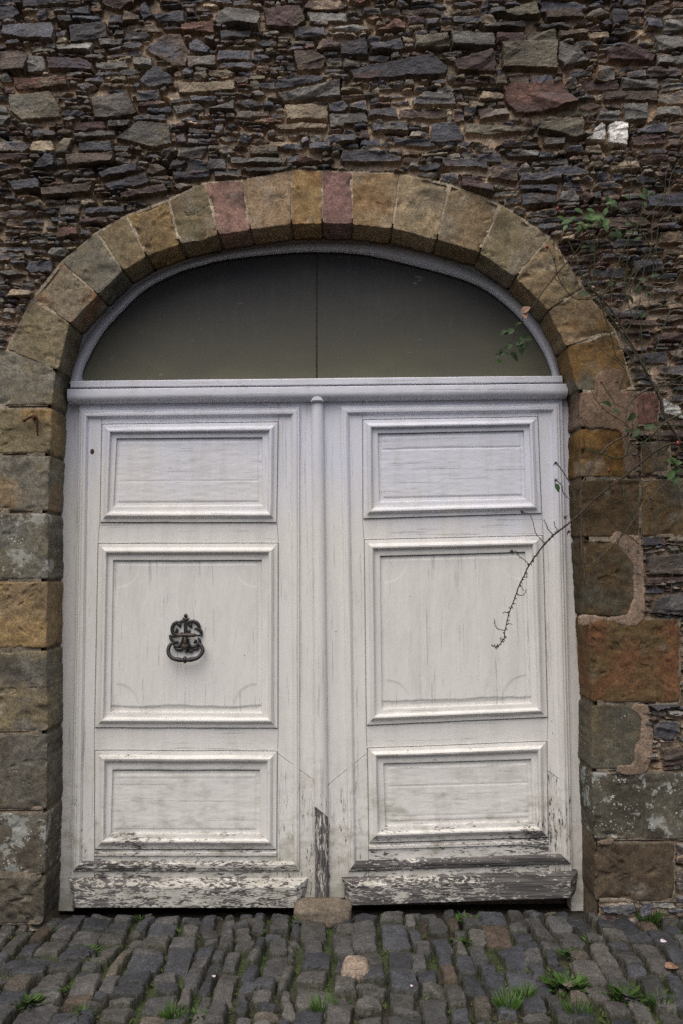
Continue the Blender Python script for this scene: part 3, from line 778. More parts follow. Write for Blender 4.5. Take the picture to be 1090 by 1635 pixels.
def patch(poly, seed, col=(.20, .145, .105)):
    pts = catmull([(a, b, 0) for a, b in poly] + [(poly[0][0], poly[0][1], 0)], 7)[:-1]
    q = XZ([(a[0], a[1]) for a in pts]); q = q + .004 * np.stack([fbm(q[:, 0] * 40, q[:, 1] * 40, seed), fbm(q[:, 0] * 40, q[:, 1] * 40, seed + 4)], 1)
    A = np.sum(q[:, 0] * np.roll(q[:, 1], -1) - np.roll(q[:, 0], -1) * q[:, 1])
    if A < 0: q = q[::-1]
    x0, z0 = q.min(0) - .01; x1, z1 = q.max(0) + .01
    xs = np.arange(x0, x1, .005); zs = np.arange(z0, z1, .005); Xg, Zg = np.meshgrid(xs, zs)
    ins = inpoly(q, Xg, Zg)
    dmin = np.full(Xg.shape, 9.)
    for p in q: dmin = np.minimum(dmin, np.hypot(Xg - p[0], Zg - p[1]))
    sd = np.where(ins, dmin, -dmin)
    y = np.where(sd > 0, -.0030 - .0012 * sst(0, .008, sd) - .0028 * fbm(Xg * 11, Zg * 11, seed, 4), .004)
    nx, nz = len(xs), len(zs); idx = np.arange(nx * nz).reshape(nz, nx)
    k = ins[:-1, :-1] | ins[1:, 1:] | ins[1:, :-1] | ins[:-1, 1:]
    Q = np.stack([idx[:-1, :-1], idx[:-1, 1:], idx[1:, 1:], idx[1:, :-1]], -1)[k]
    used = np.zeros(nx * nz, bool); used[Q.ravel()] = True; re = np.cumsum(used) - 1
    V = np.stack([Xg, y, Zg], -1).reshape(-1, 3)[used]
    c = np.array(col) * (1 + .22 * fbm(Xg * 9, Zg * 9, seed + 2, 4))[..., None]
    c = np.concatenate([c, np.full(Xg.shape + (1,), .08)], -1).reshape(-1, 4)[used]
    o = quads('mortar_patch', V, re[Q].astype(np.int32), M_MORT, wall, c)
    return o
patch([(947,606),(955,596),(970,590),(988,590),(997,598),(993,612),(990,625),(1016,628),(1018,660),(1017,700),(1020,755),(1010,762),(998,752),(996,720),(990,690),(960,684),(940,684),(928,672),(926,640),(940,628),(950,624)], 301, (.165, .115, .08))
patch([(974,858),(985,849),(1003,853),(1022,858),(1026,890),(1029,940),(1028,985),(1012,1000),(985,996),(962,992),(945,999),(926,998),(925,985),(945,982),(965,986),(990,984),(1004,975),(1012,945),(1010,905),(996,885),(990,874),(978,868)], 305, (.21, .155, .115))
patch([(1006,1133),(1014,1124),(1034,1128),(1038,1145),(1042,1180),(1037,1222),(1026,1236),(1004,1238),(985,1232),(990,1222),(1010,1220),(1014,1190),(1022,1180),(1024,1150),(1012,1136)], 309, (.20, .15, .11))
patch([(955,1345),(970,1339),(980,1342),(975,1349),(962,1350)], 313, (.2, .15, .11))

# ------------------------------------------------------------------ door frame with transom and fanlight
DY = .20
pm = P(508, 1450, DY)
frame = thing('door_frame', 'white painted door frame with moulded transom below a dark arched fanlight', 'door frame', (pm.x, DY, 0))
def obj(mb, name, mat, parent, wear=0.0, **k):
    o = mb.build(name, mat, parent, **k); o['wear'] = wear; return o
for pl in ([(100,590),(130,590),(130,640),(124,850),(117,1200),(117,1455),(82,1455),(88,1000),(94,700)], [(890,590),(914,590),(920,800),(932,1100),(940,1455),(912,1455),(908,1200),(899,850),(893,640)]):
    mb = MB(); prism(mb, XZ(pl, DY + .022), DY + .022, DY + .10, .002); obj(mb, 'jamb', M_PV, frame, .27)
# transom profile swept along x
zt = lambda y, Y=.15: P(505, y, Y).z
xa, xb = P(107.5, 625, .15).x, P(906, 622, .15).x
prof = [(.27, zt(603.5)+.004), (.17, zt(603.5)+.003), (.158, zt(603.5)-.001), (.154, zt(605)), (.154, zt(613.3)), (.157, zt(614.2)), (.19, zt(614.4)), (.19, zt(616.6)), (.150, zt(617)), (.146, zt(618)), (.143, zt(627)), (.145, zt(631)), (.152, zt(634)), (.163, zt(636.5)), (.180, zt(638.3)), (.27, zt(638.6))]
mb = MB(); N = 60; v = []; f = []
for i in range(N + 1):
    x = xa + (xb - xa) * i / N
    for k, (y, z) in enumerate(prof):
        e = 0
        if k < 6: x_ = max(min(x, P(898, 605, .15).x), P(112, 612, .15).x)
        else: x_ = x
        v.append((x_, y + .0012 * float(fbm(np.array([x * 6]), np.array([k * .4]), 4)[0]), z + .0012 * float(fbm(np.array([x * 4]), np.array([k * .2]), 9)[0])))
n = len(prof)
for i in range(N):
    for k in range(n - 1): f.append((i*n+k, i*n+k+1, (i+1)*n+k+1, (i+1)*n+k))
f.append(tuple(range(n))); f.append(tuple(N*n + k for k in range(n - 1, -1, -1)))
mb.add(v, f); obj(mb, 'transom', M_PH, frame, .335, smooth=True, auto=35)
# arched frame
FO = [(108,612),(113,590),(133,545),(158,512),(175,494),(213,459),(260,433),(310,415),(360,402),(440,390.5),(517,386),(580,388),(623,391.5),(695,408),(752,430),(811,465),(851,504),(880,548),(893,590),(897,610)]
FI = [(128,612),(131,598),(139,576),(164,532),(193,499),(231,463),(280,437),(320,424),(370,413),(465,403.5),(520,402.5),(565,405),(610,412),(700,434.5),(760,455),(800,481),(836,516),(863,555),(877,585),(883,608)]
def resamp(pts, n):
    c = np.array(catmull([(a, b) for a, b in pts], 8)); L = np.concatenate([[0], np.cumsum(np.linalg.norm(np.diff(c, axis=0), axis=1))])
    t = np.linspace(0, L[-1], n); return np.stack([np.interp(t, L, c[:, 0]), np.interp(t, L, c[:, 1])], 1)
n = 110; A_ = resamp(FO, n); B_ = resamp(FI, n)
pr = [(-.35, .0, .02), (0, .0, .0), (.06, -.003, 0), (.16, -.016, 0), (.35, -.027, 0), (.55, -.029, 0), (.75, -.022, 0), (.9, -.008, 0), (1.0, .002, 0), (1.03, .05, 0)]
v = []; f = []
for i in range(n):
    for t, dy, _ in pr:
        p = A_[i] + (B_[i] - A_[i]) * t; w_ = P(p[0], p[1], DY + .01 + dy); v.append((w_.x, DY + .01 + dy, w_.z))
m = len(pr)
for i in range(n - 1):
    for k in range(m - 1): f.append((i*m+k, (i+1)*m+k, (i+1)*m+k+1, i*m+k+1))
mb = MB(); mb.add(v, f); obj(mb, 'arched_frame', M_PD, frame, .25, smooth=True, auto=40)
seam = 505.5
PB = resamp(FI, 140); PB[:, 0] = 505 + (PB[:, 0] - 505) * 1.012; PB[:, 1] -= 2.5
left = [tuple(p) for p in PB if p[0] < seam - .8] ; rightp = [tuple(p) for p in PB if p[0] > seam + .8]
mb = MB(); prism(mb, XZ(left + [(seam - .8, left[-1][1]), (seam - .8, 618), (126, 618)], DY + .035), DY + .035, DY + .045, .001); obj(mb, 'fanlight_pane', M_PANE, frame)
mb = MB(); prism(mb, XZ([(seam + .8, rightp[0][1])] + rightp + [(885, 618), (seam + .8, 618)], DY + .035), DY + .035, DY + .045, .001); obj(mb, 'fanlight_pane', M_PANE, frame)
mb = MB(); prism(mb, XZ([(seam - 1.3, 402), (seam + 1.3, 402), (seam + 1.2, 614), (seam - 1.4, 614)], DY + .033), DY + .033, DY + .05, .0006); obj(mb, 'glazing_bar', M_SEAM, frame)
# dark lining behind everything
# ------------------------------------------------------------------ door leaves
def lerpq(O, I_, t): return [(o[0] + (i[0] - o[0]) * t, o[1] + (i[1] - o[1]) * t) for o, i in zip(O, I_)]
PANEL_PROF = [(-.06, .006), (0, 0), (.012, .010), (.038, .010), (.065, -.010), (.26, -.013), (.30, -.018), (.36, -.026), (.44, -.031), (.52, -.030), (.58, -.023), (.62, -.012), (.65, -.010), (.80, -.009), (.90, -.010), (.96, -.008), (1.0, .010), (1.02, .02)]
OUT_PROF = [(-.1, .004), (0, .0), (.015, .006), (.045, .006), (.08, -.012), (.12, -.014), (.30, -.014), (.34, -.019), (.5, -.021), (.68, -.019), (.80, -.012), (.93, -.004), (1.0, .002)]
def mould(O, I_, prof, name, parent, wears, mats=None, seed=0):
    """mitred moulding round a rectangle: O outer corners, I inner corners (photo pixels on the leaf face), clockwise from top left; one mesh per moulding"""
    mb = MB(); SEG = 40; m = len(prof); idx = []
    for s in range(4):
        v = []; f = []
        for i in range(SEG + 1):
            u = i / SEG
            for t, dy in prof:
                a = lerpq(O, I_, t); p0, p1 = a[s], a[(s+1) % 4]
                px, py = p0[0] + (p1[0]-p0[0]) * u, p0[1] + (p1[1]-p0[1]) * u
                w_ = P(px, py, DY + dy)
                wob = .0011 * float(fbm(np.array([w_.x * 5 + seed]), np.array([w_.z * 5 + t]), 5, 3)[0]) * (1 if 0 < i < SEG else 0)
                v.append((w_.x, DY + dy + wob, w_.z + wob))
        for i in range(SEG):
            for k in range(m - 1): f.append((i*m+k, i*m+k+1, (i+1)*m+k+1, (i+1)*m+k))
        side = MB(); side.add(v, f)
        o = obj(side, name, M_PH if s % 2 == 0 else M_PV, parent, wears[s], smooth=True, auto=38)
    return
def panel_mesh(I_, parent, wear, mat, lines_h=(), lines_v=(), arcs=False, seed=0, border=7, peel=False):
    """flat field inside a moulding, as a fine sheet with scribed lines, quarter-circle corners and rippled paint"""
    c = [P(a, b, DY + .004) for a, b in I_]
    Wd = (c[1] - c[0]).length; Hd = (c[3] - c[0]).length; nx = int(Wd / .0042); nz = int(Hd / .0042)
    U, V_ = np.meshgrid(np.linspace(-.006, 1.006, nx), np.linspace(.004, 1.01, nz))
    cx = np.array([[q.x, q.z] for q in c])
    Pt = (1-U)[..., None]*(1-V_)[..., None]*cx[0] + U[..., None]*(1-V_)[..., None]*cx[1] + U[..., None]*V_[..., None]*cx[2] + (1-U)[..., None]*V_[..., None]*cx[3]
    X_, Z_ = Pt[..., 0], Pt[..., 1]
    mx, mz = U * Wd, V_ * Hd
    ds = [mx, Wd - mx, mz, Hd - mz]; edge = np.minimum(np.minimum(ds[0], ds[1]), np.minimum(ds[2], ds[3]))
    b = border / 330
    h = .0035 * sst(b - .004, b + .002, edge)
    h = h + (.0012 * fbm(X_ * 4, Z_ * 14 if mat is M_PH else Z_ * 3, seed, 3) + .0009 * fbm(X_ * (14 if mat is M_PH else 40), Z_ * (60 if mat is M_PH else 9), seed + 1, 3))
    for y, dep in lines_h:
        z = y + .0015 / Hd * fbm(X_ * 5, X_ * 0, seed + 2, 3); h = h - dep * np.exp(-((V_ - z) * Hd / .0026) ** 2) * ((mx > b) & (mx < Wd - b))
    for x, dep in lines_v:
        z = x + .0015 / Wd * fbm(Z_ * 5, Z_ * 0, seed + 3, 3); h = h - dep * np.exp(-((U - z) * Wd / .0024) ** 2) * (.4 + .6 * (fbm(Z_ * 6, Z_ * 0, seed + 8, 3) > -.1)) * ((mz > b) & (mz < Hd - b))
    if arcs:
        r = 37 / 330
        for (ax, az) in ((b, b), (Wd - b, b), (b, Hd - b), (Wd - b, Hd - b)):
            rr = np.hypot(mx - ax, mz - az); low = az > Hd / 2
            m_ = (edge > b)
            h = h - np.where(m_, (.0022 if low else .0010) * sst(r + .0014, r - .0014, rr) + (.0016 if low else .0) * np.exp(-((rr - r - .003) / .003) ** 2), 0)
    if peel:   # broken lower lip where paint and putty have come away
        lip = Hd - .030 + .010 * fbm(X_ * 7, X_ * 0, seed + 5, 4)
        h = h - .006 * sst(lip - .003, lip + .003, mz)
    idx = np.arange(nx * nz).reshape(nz, nx)
    Q = np.stack([idx[:-1, :-1], idx[1:, :-1], idx[1:, 1:], idx[:-1, 1:]], -1).reshape(-1, 4)
    o = quads('panel', np.stack([X_, DY + .004 - h, Z_], -1).reshape(-1, 3), Q, mat, parent); o['wear'] = wear
    return o
def leaf(label, D):
    root = thing('door_leaf', label, 'door', (P(*D['base'], DY).x, DY, 0))
    ps = D['panels']
    # backing
    mb = MB(); prism(mb, XZ(D['outline'], DY), DY + .018, DY + .06, .002); obj(mb, 'backing_board', M_PV, root, .25)
    (tl, tr, br, bl) = D['outline']
    a = [(p[0][0][0], p[0][0][1]) for p in ps]
    li = []; ri = []
    for O, I_ in ps: li += [O[0], O[3]]; ri += [O[1], O[2]]
    def stile(edge, top, bot, out_t, out_b, cut, we):
        if cut is None:
            mb = MB(); prism(mb, XZ([out_t, top] + edge + [bot, out_b], DY), DY, DY + .03, .0015); obj(mb, 'stile', M_PV, root, we); return
        (ax, ay), (bx, by) = cut      # scarf joint where the foot of the stile has been pieced in
        up = [e for e in edge if e[1] < ay]; dn = [e for e in edge if e[1] > ay]
        mb = MB(); prism(mb, XZ([out_t, top] + up + [(ax, ay), (bx, by)], DY), DY, DY + .03, .0015); obj(mb, 'stile', M_PV, root, we)
        mb = MB(); prism(mb, XZ([(bx, by + .7), (ax, ay + .7)] + dn + [bot, out_b], DY), DY + .001, DY + .03, .002); obj(mb, 'stile_foot', M_PV, root, we + .06)
    stile(li, (li[0][0], tl[1]), (li[-1][0], bl[1]), tl, bl, D['cutl'], .275)
    stile(ri, (ri[0][0], tr[1]), (ri[-1][0], br[1]), tr, br, D['cutr'], .30)
    for (hx, hy, hr) in D['marks']:
        mb = MB(); q_ = P(hx, hy, DY - .0008); ball(mb, q_, .0016 * hr, .0012, .0022 * hr, 10, 6); obj(mb, 'nail_head', M_RUST, root)
    rails = [([(li[0][0], tl[1]), (ri[0][0], tr[1]), ri[0], li[0]], .27)]
    for k in range(len(ps) - 1): rails.append(([li[2*k+1], ri[2*k+1], ri[2*k+2], li[2*k+2]], .29 + .01 * k))
    rails.append(([li[-1], ri[-1], (ri[-1][0], br[1]), (li[-1][0], bl[1])], .36))
    for k, (r_, we) in enumerate(rails):
        mb = MB(); r2 = [(r_[0][0] + .5, r_[0][1]), (r_[1][0] - .5, r_[1][1]), (r_[2][0] - .5, r_[2][1]), (r_[3][0] + .5, r_[3][1])]
        prism(mb, XZ(r2, DY), DY + .0006, DY + .03, .0015)
        if k == len(rails) - 1:
            a_, b_ = li[-1], ri[-1]
            prism(mb, XZ([(a_[0] + 1, a_[1] + 3), (b_[0] - 1, b_[1] + 3), (b_[0] - 1, b_[1] + 9), (a_[0] + 1, a_[1] + 9)], DY), DY - .010, DY + .01, .003)
        obj(mb, 'rail', M_PH, root, we)
    mould(D['mo'], D['mi'], OUT_PROF, 'outer_moulding', root, (.29, .31, D['bw'], .30), seed=D['seed'])
    for k, (O, I_) in enumerate(ps):
        wl = [(.30, .29, .315, .29), (.30, .30, .34, .30), (.375, .33, .37, .30)][k]
        mould(O, I_, PANEL_PROF, 'panel_moulding', root, wl, seed=D['seed'] + 3 * k)
        panel_mesh(I_, root, (.27, .262, .30)[k], (M_PH, M_PV, M_PH)[k], D['lh'][k], D['lv'][k], k == 1, D['seed'] * 31 + k, peel=(k == 1))
    # kick board with sloped top and chamfered ends
    (k0, k1, k2, k3), (f0, f1, f2, f3) = D['kick'], D['kickf']
    q = [P(*k0, DY - .012), P(*k1, DY - .012), P(*k2, DY - .012), P(*k3, DY - .012)]
    fr = [P(*f0, DY - .065), P(*f1, DY - .065), P(*f2, DY - .065), P(*f3, DY - .065)]
    mb = MB(); v = []; f = []; S = 50
    for i in range(S + 1):
        u = i / S
        tp = q[0].lerp(q[1], u); ft = fr[0].lerp(fr[1], u); fb = fr[3].lerp(fr[2], u); bt = q[3].lerp(q[2], u)
        wv = .002 * float(fbm(np.array([u * 9]), np.array([1.0]), D['seed'] + 40, 3)[0])
        v += [(tp.x, DY + .03, tp.z), (tp.x, tp.y, tp.z), (ft.x, ft.y + .004, ft.z + .003 + wv), (ft.x, ft.y, ft.z - .002 + wv), (fb.x, fb.y, fb.z + .004 + wv), (fb.x, fb.y + .004, fb.z + wv), (bt.x, DY + .03, bt.z + .004)]
    for i in range(S):
        for k in range(6): f.append((i*7+k, i*7+k+1, (i+1)*7+k+1, (i+1)*7+k))
    f += [tuple(range(6, -1, -1)), tuple(S*7 + k for k in range(7))]
    mb.add(v, f)
    o = obj(mb, 'kick_board', M_PH, root, D['kw']); o['label'] = D['klabel']
    return root
LD = dict(cutl=None, cutr=((443.3, 1203), (509.5, 1252)), marks=((147, 721, 6.5), (390, 1046, 1.0), (470, 900, .8), (108, 865, 1)), base=(300, 1450), seed=3, bw=.415, kw=.395, klabel='flaking kick board with grey wood showing through',
    outline=[(126.5, 640), (507.5, 634), (514, 1434), (113, 1446)],
    mo=[(128.3, 654.6), (479.1, 649.5), (478.0, 1391.5), (115, 1392.5)], mi=[(141.5, 668.7), (463.4, 665.7), (467.5, 1375), (131.5, 1374)],
    panels=[([(161.6,676.8),(444.8,672.7),(442.2,835.2),(158.6,835)], [(186.9,700.6),(418,699),(418.5,806),(181.5,807.5)]),
            ([(155.6,866.9),(444.8,866.4),(444.3,1163.7),(150,1162.6)], [(181.4,895.5),(416.8,895),(417,1137),(177,1136)]),
            ([(150,1197.1),(443.5,1198.3),(442.4,1357),(150,1357)], [(180.5,1230),(414.1,1230),(415,1330),(177.5,1329.5)])],
    lh=[((.64, .0022), (.955, .002)), (), ((.13, .0012),)], lv=[(), ((.36, .0024), (.56, .0018), (.80, .0012)), ()],
    kick=[(109,1402.5),(491,1402),(491,1436),(109,1448)], kickf=[(119,1416),(474,1417),(473,1450.5),(119,1450)])
RD = dict(cutl=((585.4, 1203), (512.5, 1262)), cutr=((874, 1230), (911, 1257)), marks=((536, 1008, 1.3), (572, 960, .8), (880.5, 1151, 1.2), (882, 1171, 1.2), (655, 952, 1)), base=(720, 1445), seed=8, bw=.48, kw=.45, klabel='dark kick board with most of its white paint gone',
    outline=[(508.5, 634), (897.5, 632), (913.5, 1434), (515, 1434)],
    mo=[(542.6, 647.5), (894, 643.5), (912, 1380), (556, 1392)], mi=[(558.3, 663.7), (879.4, 658.6), (895, 1363), (569, 1374)],
    panels=[([(578.1,669.5),(859.2,664.7),(865.3,820.5),(578.5,829.2)], [(603.8,692.9),(835.4,687.9),(838.5,795.5),(606,800.5)]),
            ([(580.6,861),(867.5,854.3),(875,1146),(584,1159)], [(607.4,888.4),(837.5,882),(847.5,1122),(610.5,1131)]),
            ([(585.6,1193.7),(873.9,1182.4),(876,1338),(588,1347)], [(612.8,1219.8),(846.8,1213),(850,1310.5),(616,1317.5)])],
    lh=[((.235, .0055), (.96, .002)), (), ((.37, .003), (.86, .002))], lv=[(), ((.27, .0018), (.51, .0016), (.66, .0024)), ()],
    kick=[(545,1402),(922.5,1391.5),(922.5,1431),(545,1432)], kickf=[(560,1414),(911,1405),(911,1434.5),(560,1446.5)])
lf = leaf('white panelled left door leaf with a black iron knocker', LD)
rf = leaf('white panelled right door leaf without a knocker, behind the bare hanging twig', RD)

# cover strip over the meeting edge, fixed to the left leaf
pf = [(-.5, .0), (-.5, -.014), (-.40, -.026), (-.22, -.034), (.0, -.036), (.22, -.034), (.40, -.026), (.5, -.014), (.5, .0)]
def strip_piece(name, t0, t1, parent, wear, slant0=0.0, slant1=0.0, dip=0.0):
    mb = MB(); v = []; f = []; S = 50; m = len(pf)
    for i in range(S + 1):
        u0 = i / S
        for t, dy in pf:
            py = t0 + slant0 * t + (t1 + slant1 * t - t0 - slant0 * t) * u0; u = (py - 641) / 792
            cx = 506.5 + 7.8 * u; wd = 20.0 + 2.2 * u; d_ = DY + dy + (dip if dy < -.02 else 0)
            w_ = P(cx + wd * t, py, d_); v.append((w_.x + .0008 * float(fbm(np.array([u * 30]), np.array([t]), 3)[0]), d_, w_.z))
    for i in range(S):
        for k in range(m - 1): f.append((i*m+k, i*m+k+1, (i+1)*m+k+1, (i+1)*m+k))
    f.append(tuple(S*m + k for k in range(m - 1, -1, -1))); f.append(tuple(range(m)))
    mb.add(v, f); return obj(mb, name, M_PV, parent, wear, smooth=True, auto=50)
strip = strip_piece('cover_strip', 641, 1296, lf, .33, 0, 18)
strip_piece('strip_foot', 1297, 1433, strip, .465, 18, 0, .002)
mb = MB(); c0 = [P(a, b, DY - .042) for a, b in ((495.5, 641.5), (516.5, 641), (514, 636), (509, 631.5), (502.5, 631.8), (498, 637))]
prism(mb, [(p.x, p.z) for p in c0], DY - .052, DY - .01, .006); obj(mb, 'strip_cap', M_PV, strip, .2)

# knocker
kn = thing('door_knocker', '', '')
del kn['label']; del kn['category']
kc = P(296.5, 1020, DY)
kn.parent = lf; kn.matrix_parent_inverse = Matrix.Translation(lf.location).inverted(); kn.location = kc
KY = DY - .008
def K(x, y, dy=0.0): return P(250 + x / 10.9, 960 + y / 10.9, KY + dy)
mb = MB(); u = 1 / 10.9 / 320.0
def scroll(pts, rad, flat=.5, dy=-.004): tube(mb, [Vector(K(a[0], a[1], dy)) for a in catmull(pts, 5)], [r * u * 1.25 + .0003 for r in rad], 8, flat)
scroll([(505,290),(500,420),(498,560),(495,800)], [16,22,24,30])
scroll([(505,212),(505,235),(505,255),(505,298)], [3,24,30,10])
scroll([(448,278),(478,312),(505,325)], [4,20,24]); scroll([(568,294),(535,312),(505,325)], [4,20,24])
for pts, rad in [
 ([(488,355),(445,345),(415,372),(400,395)], [16,22,22,14]), ([(420,378),(360,368),(300,400),(270,470),(280,545),(325,585),(370,600)], [14,24,26,25,24,22,18]),
 ([(345,385),(395,410),(410,462)], [14,30,6]), ([(300,555),(345,530),(352,490),(335,480)], [10,22,22,8]), ([(430,590),(432,560),(418,545)], [10,22,16]),
 ([(530,400),(570,362),(640,352),(705,385),(737,450),(720,495)], [14,22,26,26,24,16]), ([(600,370),(585,420),(612,462),(560,440)], [14,26,8,6]), ([(545,560),(560,525),(545,498)], [12,28,16]),
 ([(650,490),(700,480),(745,495),(775,540),(785,600)], [8,24,24,24,8]), ([(800,615),(775,585),(735,595),(690,600)], [4,18,14,12]),
 ([(215,592),(250,605),(300,605),(350,600)], [6,24,18,16]), ([(222,600),(245,650),(285,690),(340,712),(380,705)], [8,22,20,24,16]), ([(345,745),(330,720),(350,700)], [6,22,12]),
 ([(462,640),(440,720),(395,778),(330,790),(285,740)], [18,24,24,20,10]), ([(300,790),(345,832),(410,842),(470,812)], [10,22,22,18]),
 ([(535,650),(550,740),(600,792),(670,790),(735,745),(752,690),(720,640)], [18,24,24,22,22,20,10]), ([(640,720),(670,710),(690,670)], [6,22,16]), ([(620,832),(690,828),(735,790)], [10,20,12]),
 ([(545,800),(540,850),(500,905)], [20,28,4]), ([(540,850),(580,880),(615,860),(600,820)], [10,16,18,8])]:
    scroll(pts, rad)
o = mb.build('backplate', M_IRON, kn, smooth=True, auto=60)
mb = MB()
tube(mb, [K(345,592,-.02), K(380,590,-.022), K(420,592,-.022), K(460,590,-.022), K(495,588,-.024), K(540,590,-.022), K(590,592,-.022), K(640,590,-.022), K(700,592,-.02)], [x * u * 1.25 for x in (14,30,22,32,26,34,24,30,14)], 9)
tube(mb, [K(495,570,-.02), K(492,700,-.022), K(490,790,-.02)], [x * u for x in (26,30,44)], 9)
ball(mb, K(490, 785, -.018), 66*u, .016, 62*u)
mb.build('pivot_bar', M_IRONB, kn, smooth=True)
mb = MB()
ringp = catmull([(300,735),(250,745),(212,800),(200,875),(225,945),(290,1000),(370,1015),(430,1025),(490,1022),(550,1022),(620,1010),(710,985),(775,920),(800,860),(788,800),(745,745),(705,728)], 5)
tube(mb, [K(a[0], a[1], -.018 - .022 * max(0, (a[1] - 730) / 290)) for a in ringp], [x * u * 1.42 for x in (14,20,23,24,24,23,24,30,24,26,24,30,24,23,24,24,23,20,14)], 10)
ball(mb, K(490, 1020, -.041), 42*u, 42*u, 62*u); ball(mb, K(400, 1018, -.040), 26*u, 34*u, 36*u); ball(mb, K(585, 1015, -.040), 26*u, 34*u, 36*u)
mb.build('knocker_ring', M_IRON, kn, smooth=True)

# ------------------------------------------------------------------ small stone and iron things
def boulder(name, label, cat, c, r, col, seed, mat=M_ASH, flat=.35):
    mb = MB(); n, m = 46, 26; v = []; f = []; cl = []
    for i in range(m + 1):
        a = math.pi * i / m
        for k in range(n):
            q = 2 * math.pi * k / n
            d = Vector((math.sin(a) * math.cos(q), math.sin(a) * math.sin(q), math.cos(a)))
            e = [math.copysign(abs(t) ** .62, t) for t in d]
            s = 1 + .09 * float(fbm(np.array([d.x * 2 + seed]), np.array([d.z * 2 + d.y]), seed, 3)[0])
            v.append((c[0] + e[0] * r[0] * s, c[1] + e[1] * r[1] * s, c[2] + e[2] * r[2] * s))
            g = float(fbm(np.array([d.x * 3 + seed]), np.array([d.z * 3 + d.y * 2]), seed + 3, 3)[0])
            cl.append([x * (1 + .4 * g) for x in col] + [flat])
    for i in range(m):
        for k in range(n): f.append((i*n+k, (i+1)*n+k, (i+1)*n+(k+1) % n, i*n+(k+1) % n))
    mb.add(v, f); o = mb.build(name, mat, None, smooth=True, col=np.array(cl))
    o['label'] = label; o['category'] = cat
    return o
p = P(515.5, 1452, .06)
boulder('doorstop_stone', 'low rounded granite doorstop stone at the foot of the middle cover strip', 'doorstop', (p.x, .09, .005), (.142, .085, .058), (.15, .125, .095), 4)

hk = thing('wall_hook', 'small rusty iron hook driven into the yellow jamb stone', 'hook', tuple(P(55, 668, 0)))
mb = MB(); tube(mb, catmull([tuple(P(39, 671, -.03)), tuple(P(46, 667, -.04)), tuple(P(55, 664.5, -.04)), tuple(P(58.5, 670, -.034)), tuple(P(59, 684, -.028)), tuple(P(60, 696, -.022))], 4), [.006, .006, .008, .007, .006, .004], 7)
mb.build('hook_bar', M_RUST, hk, smooth=True)
mb = MB(); tube(mb, [P(54, 666, .03), P(54.5, 666.5, -.045)], .0105, 8); ball(mb, P(38.5, 671, -.03), .009, .008, .009)
mb.build('shank', M_RUST, hk, smooth=True)

# ------------------------------------------------------------------ climbing rose on the right
rose = thing('climbing_rose', 'sprawling climbing rose with bare thorny canes against the right of the arch', 'climbing plant', tuple(P(1140, 1445, -.06)))
rr = random.Random(3)
ROOTY = -.06
canes = []
def cane(pts, r, mat, ys, thorn=.8, name='cane'):
    """pts in photo pixels; ys depth in front of the wall at start and end"""
    c = catmull([(a, b) for a, b in pts], 5); n = len(c)
    yy = np.interp(np.linspace(0, 1, n), np.linspace(0, 1, len(ys)), ys)
    w_ = [P(c[i][0] + rr.uniform(-.35, .35), c[i][1] + rr.uniform(-.35, .35), yy[i]) for i in range(n)]
    mb = MB(); tube(mb, w_, [r, r * .62] if not hasattr(r, '__len__') else r, 6)
    r0 = r if not hasattr(r, '__len__') else r[0]
    for i in range(1, n - 1):
        if rr.random() < thorn:
            d = Vector((rr.uniform(-1, 1), rr.uniform(-.6, .6), rr.uniform(-1, 1))).normalized()
            tube(mb, [w_[i], w_[i] + d * (r0 * 1.2 + .003), w_[i] + d * (r0 * 1.2 + .0065) + Vector((0, 0, -.002))], [r0 * .55, r0 * .3, .0004], 4, caps=False)
    return mb.build(name, mat, rose, smooth=True)
mm = 1 / 1000
cane([(1140,1440),(1150,1200),(1146,950),(1120,780),(1085,705),(1062,668),(1056,643),(1049,628),(1034,600),(1015,562),(1002,540),(978,498),(954,471),(939,458)], [9*mm, 6.5*mm, 6*mm, 4.5*mm], M_BARK, [-.06,-.05,-.05,-.06,-.08], .25, 'main_stem')
cane([(1036,600),(1018,570),(1000,545),(975,508),(950,475)], [3.6*mm, 3*mm], M_CANE, [-.06,-.07], .2)
cane([(960,480),(975,505),(990,528),(1000,542)], [3*mm, 2.6*mm], M_CANE, [-.09,-.06], .2)
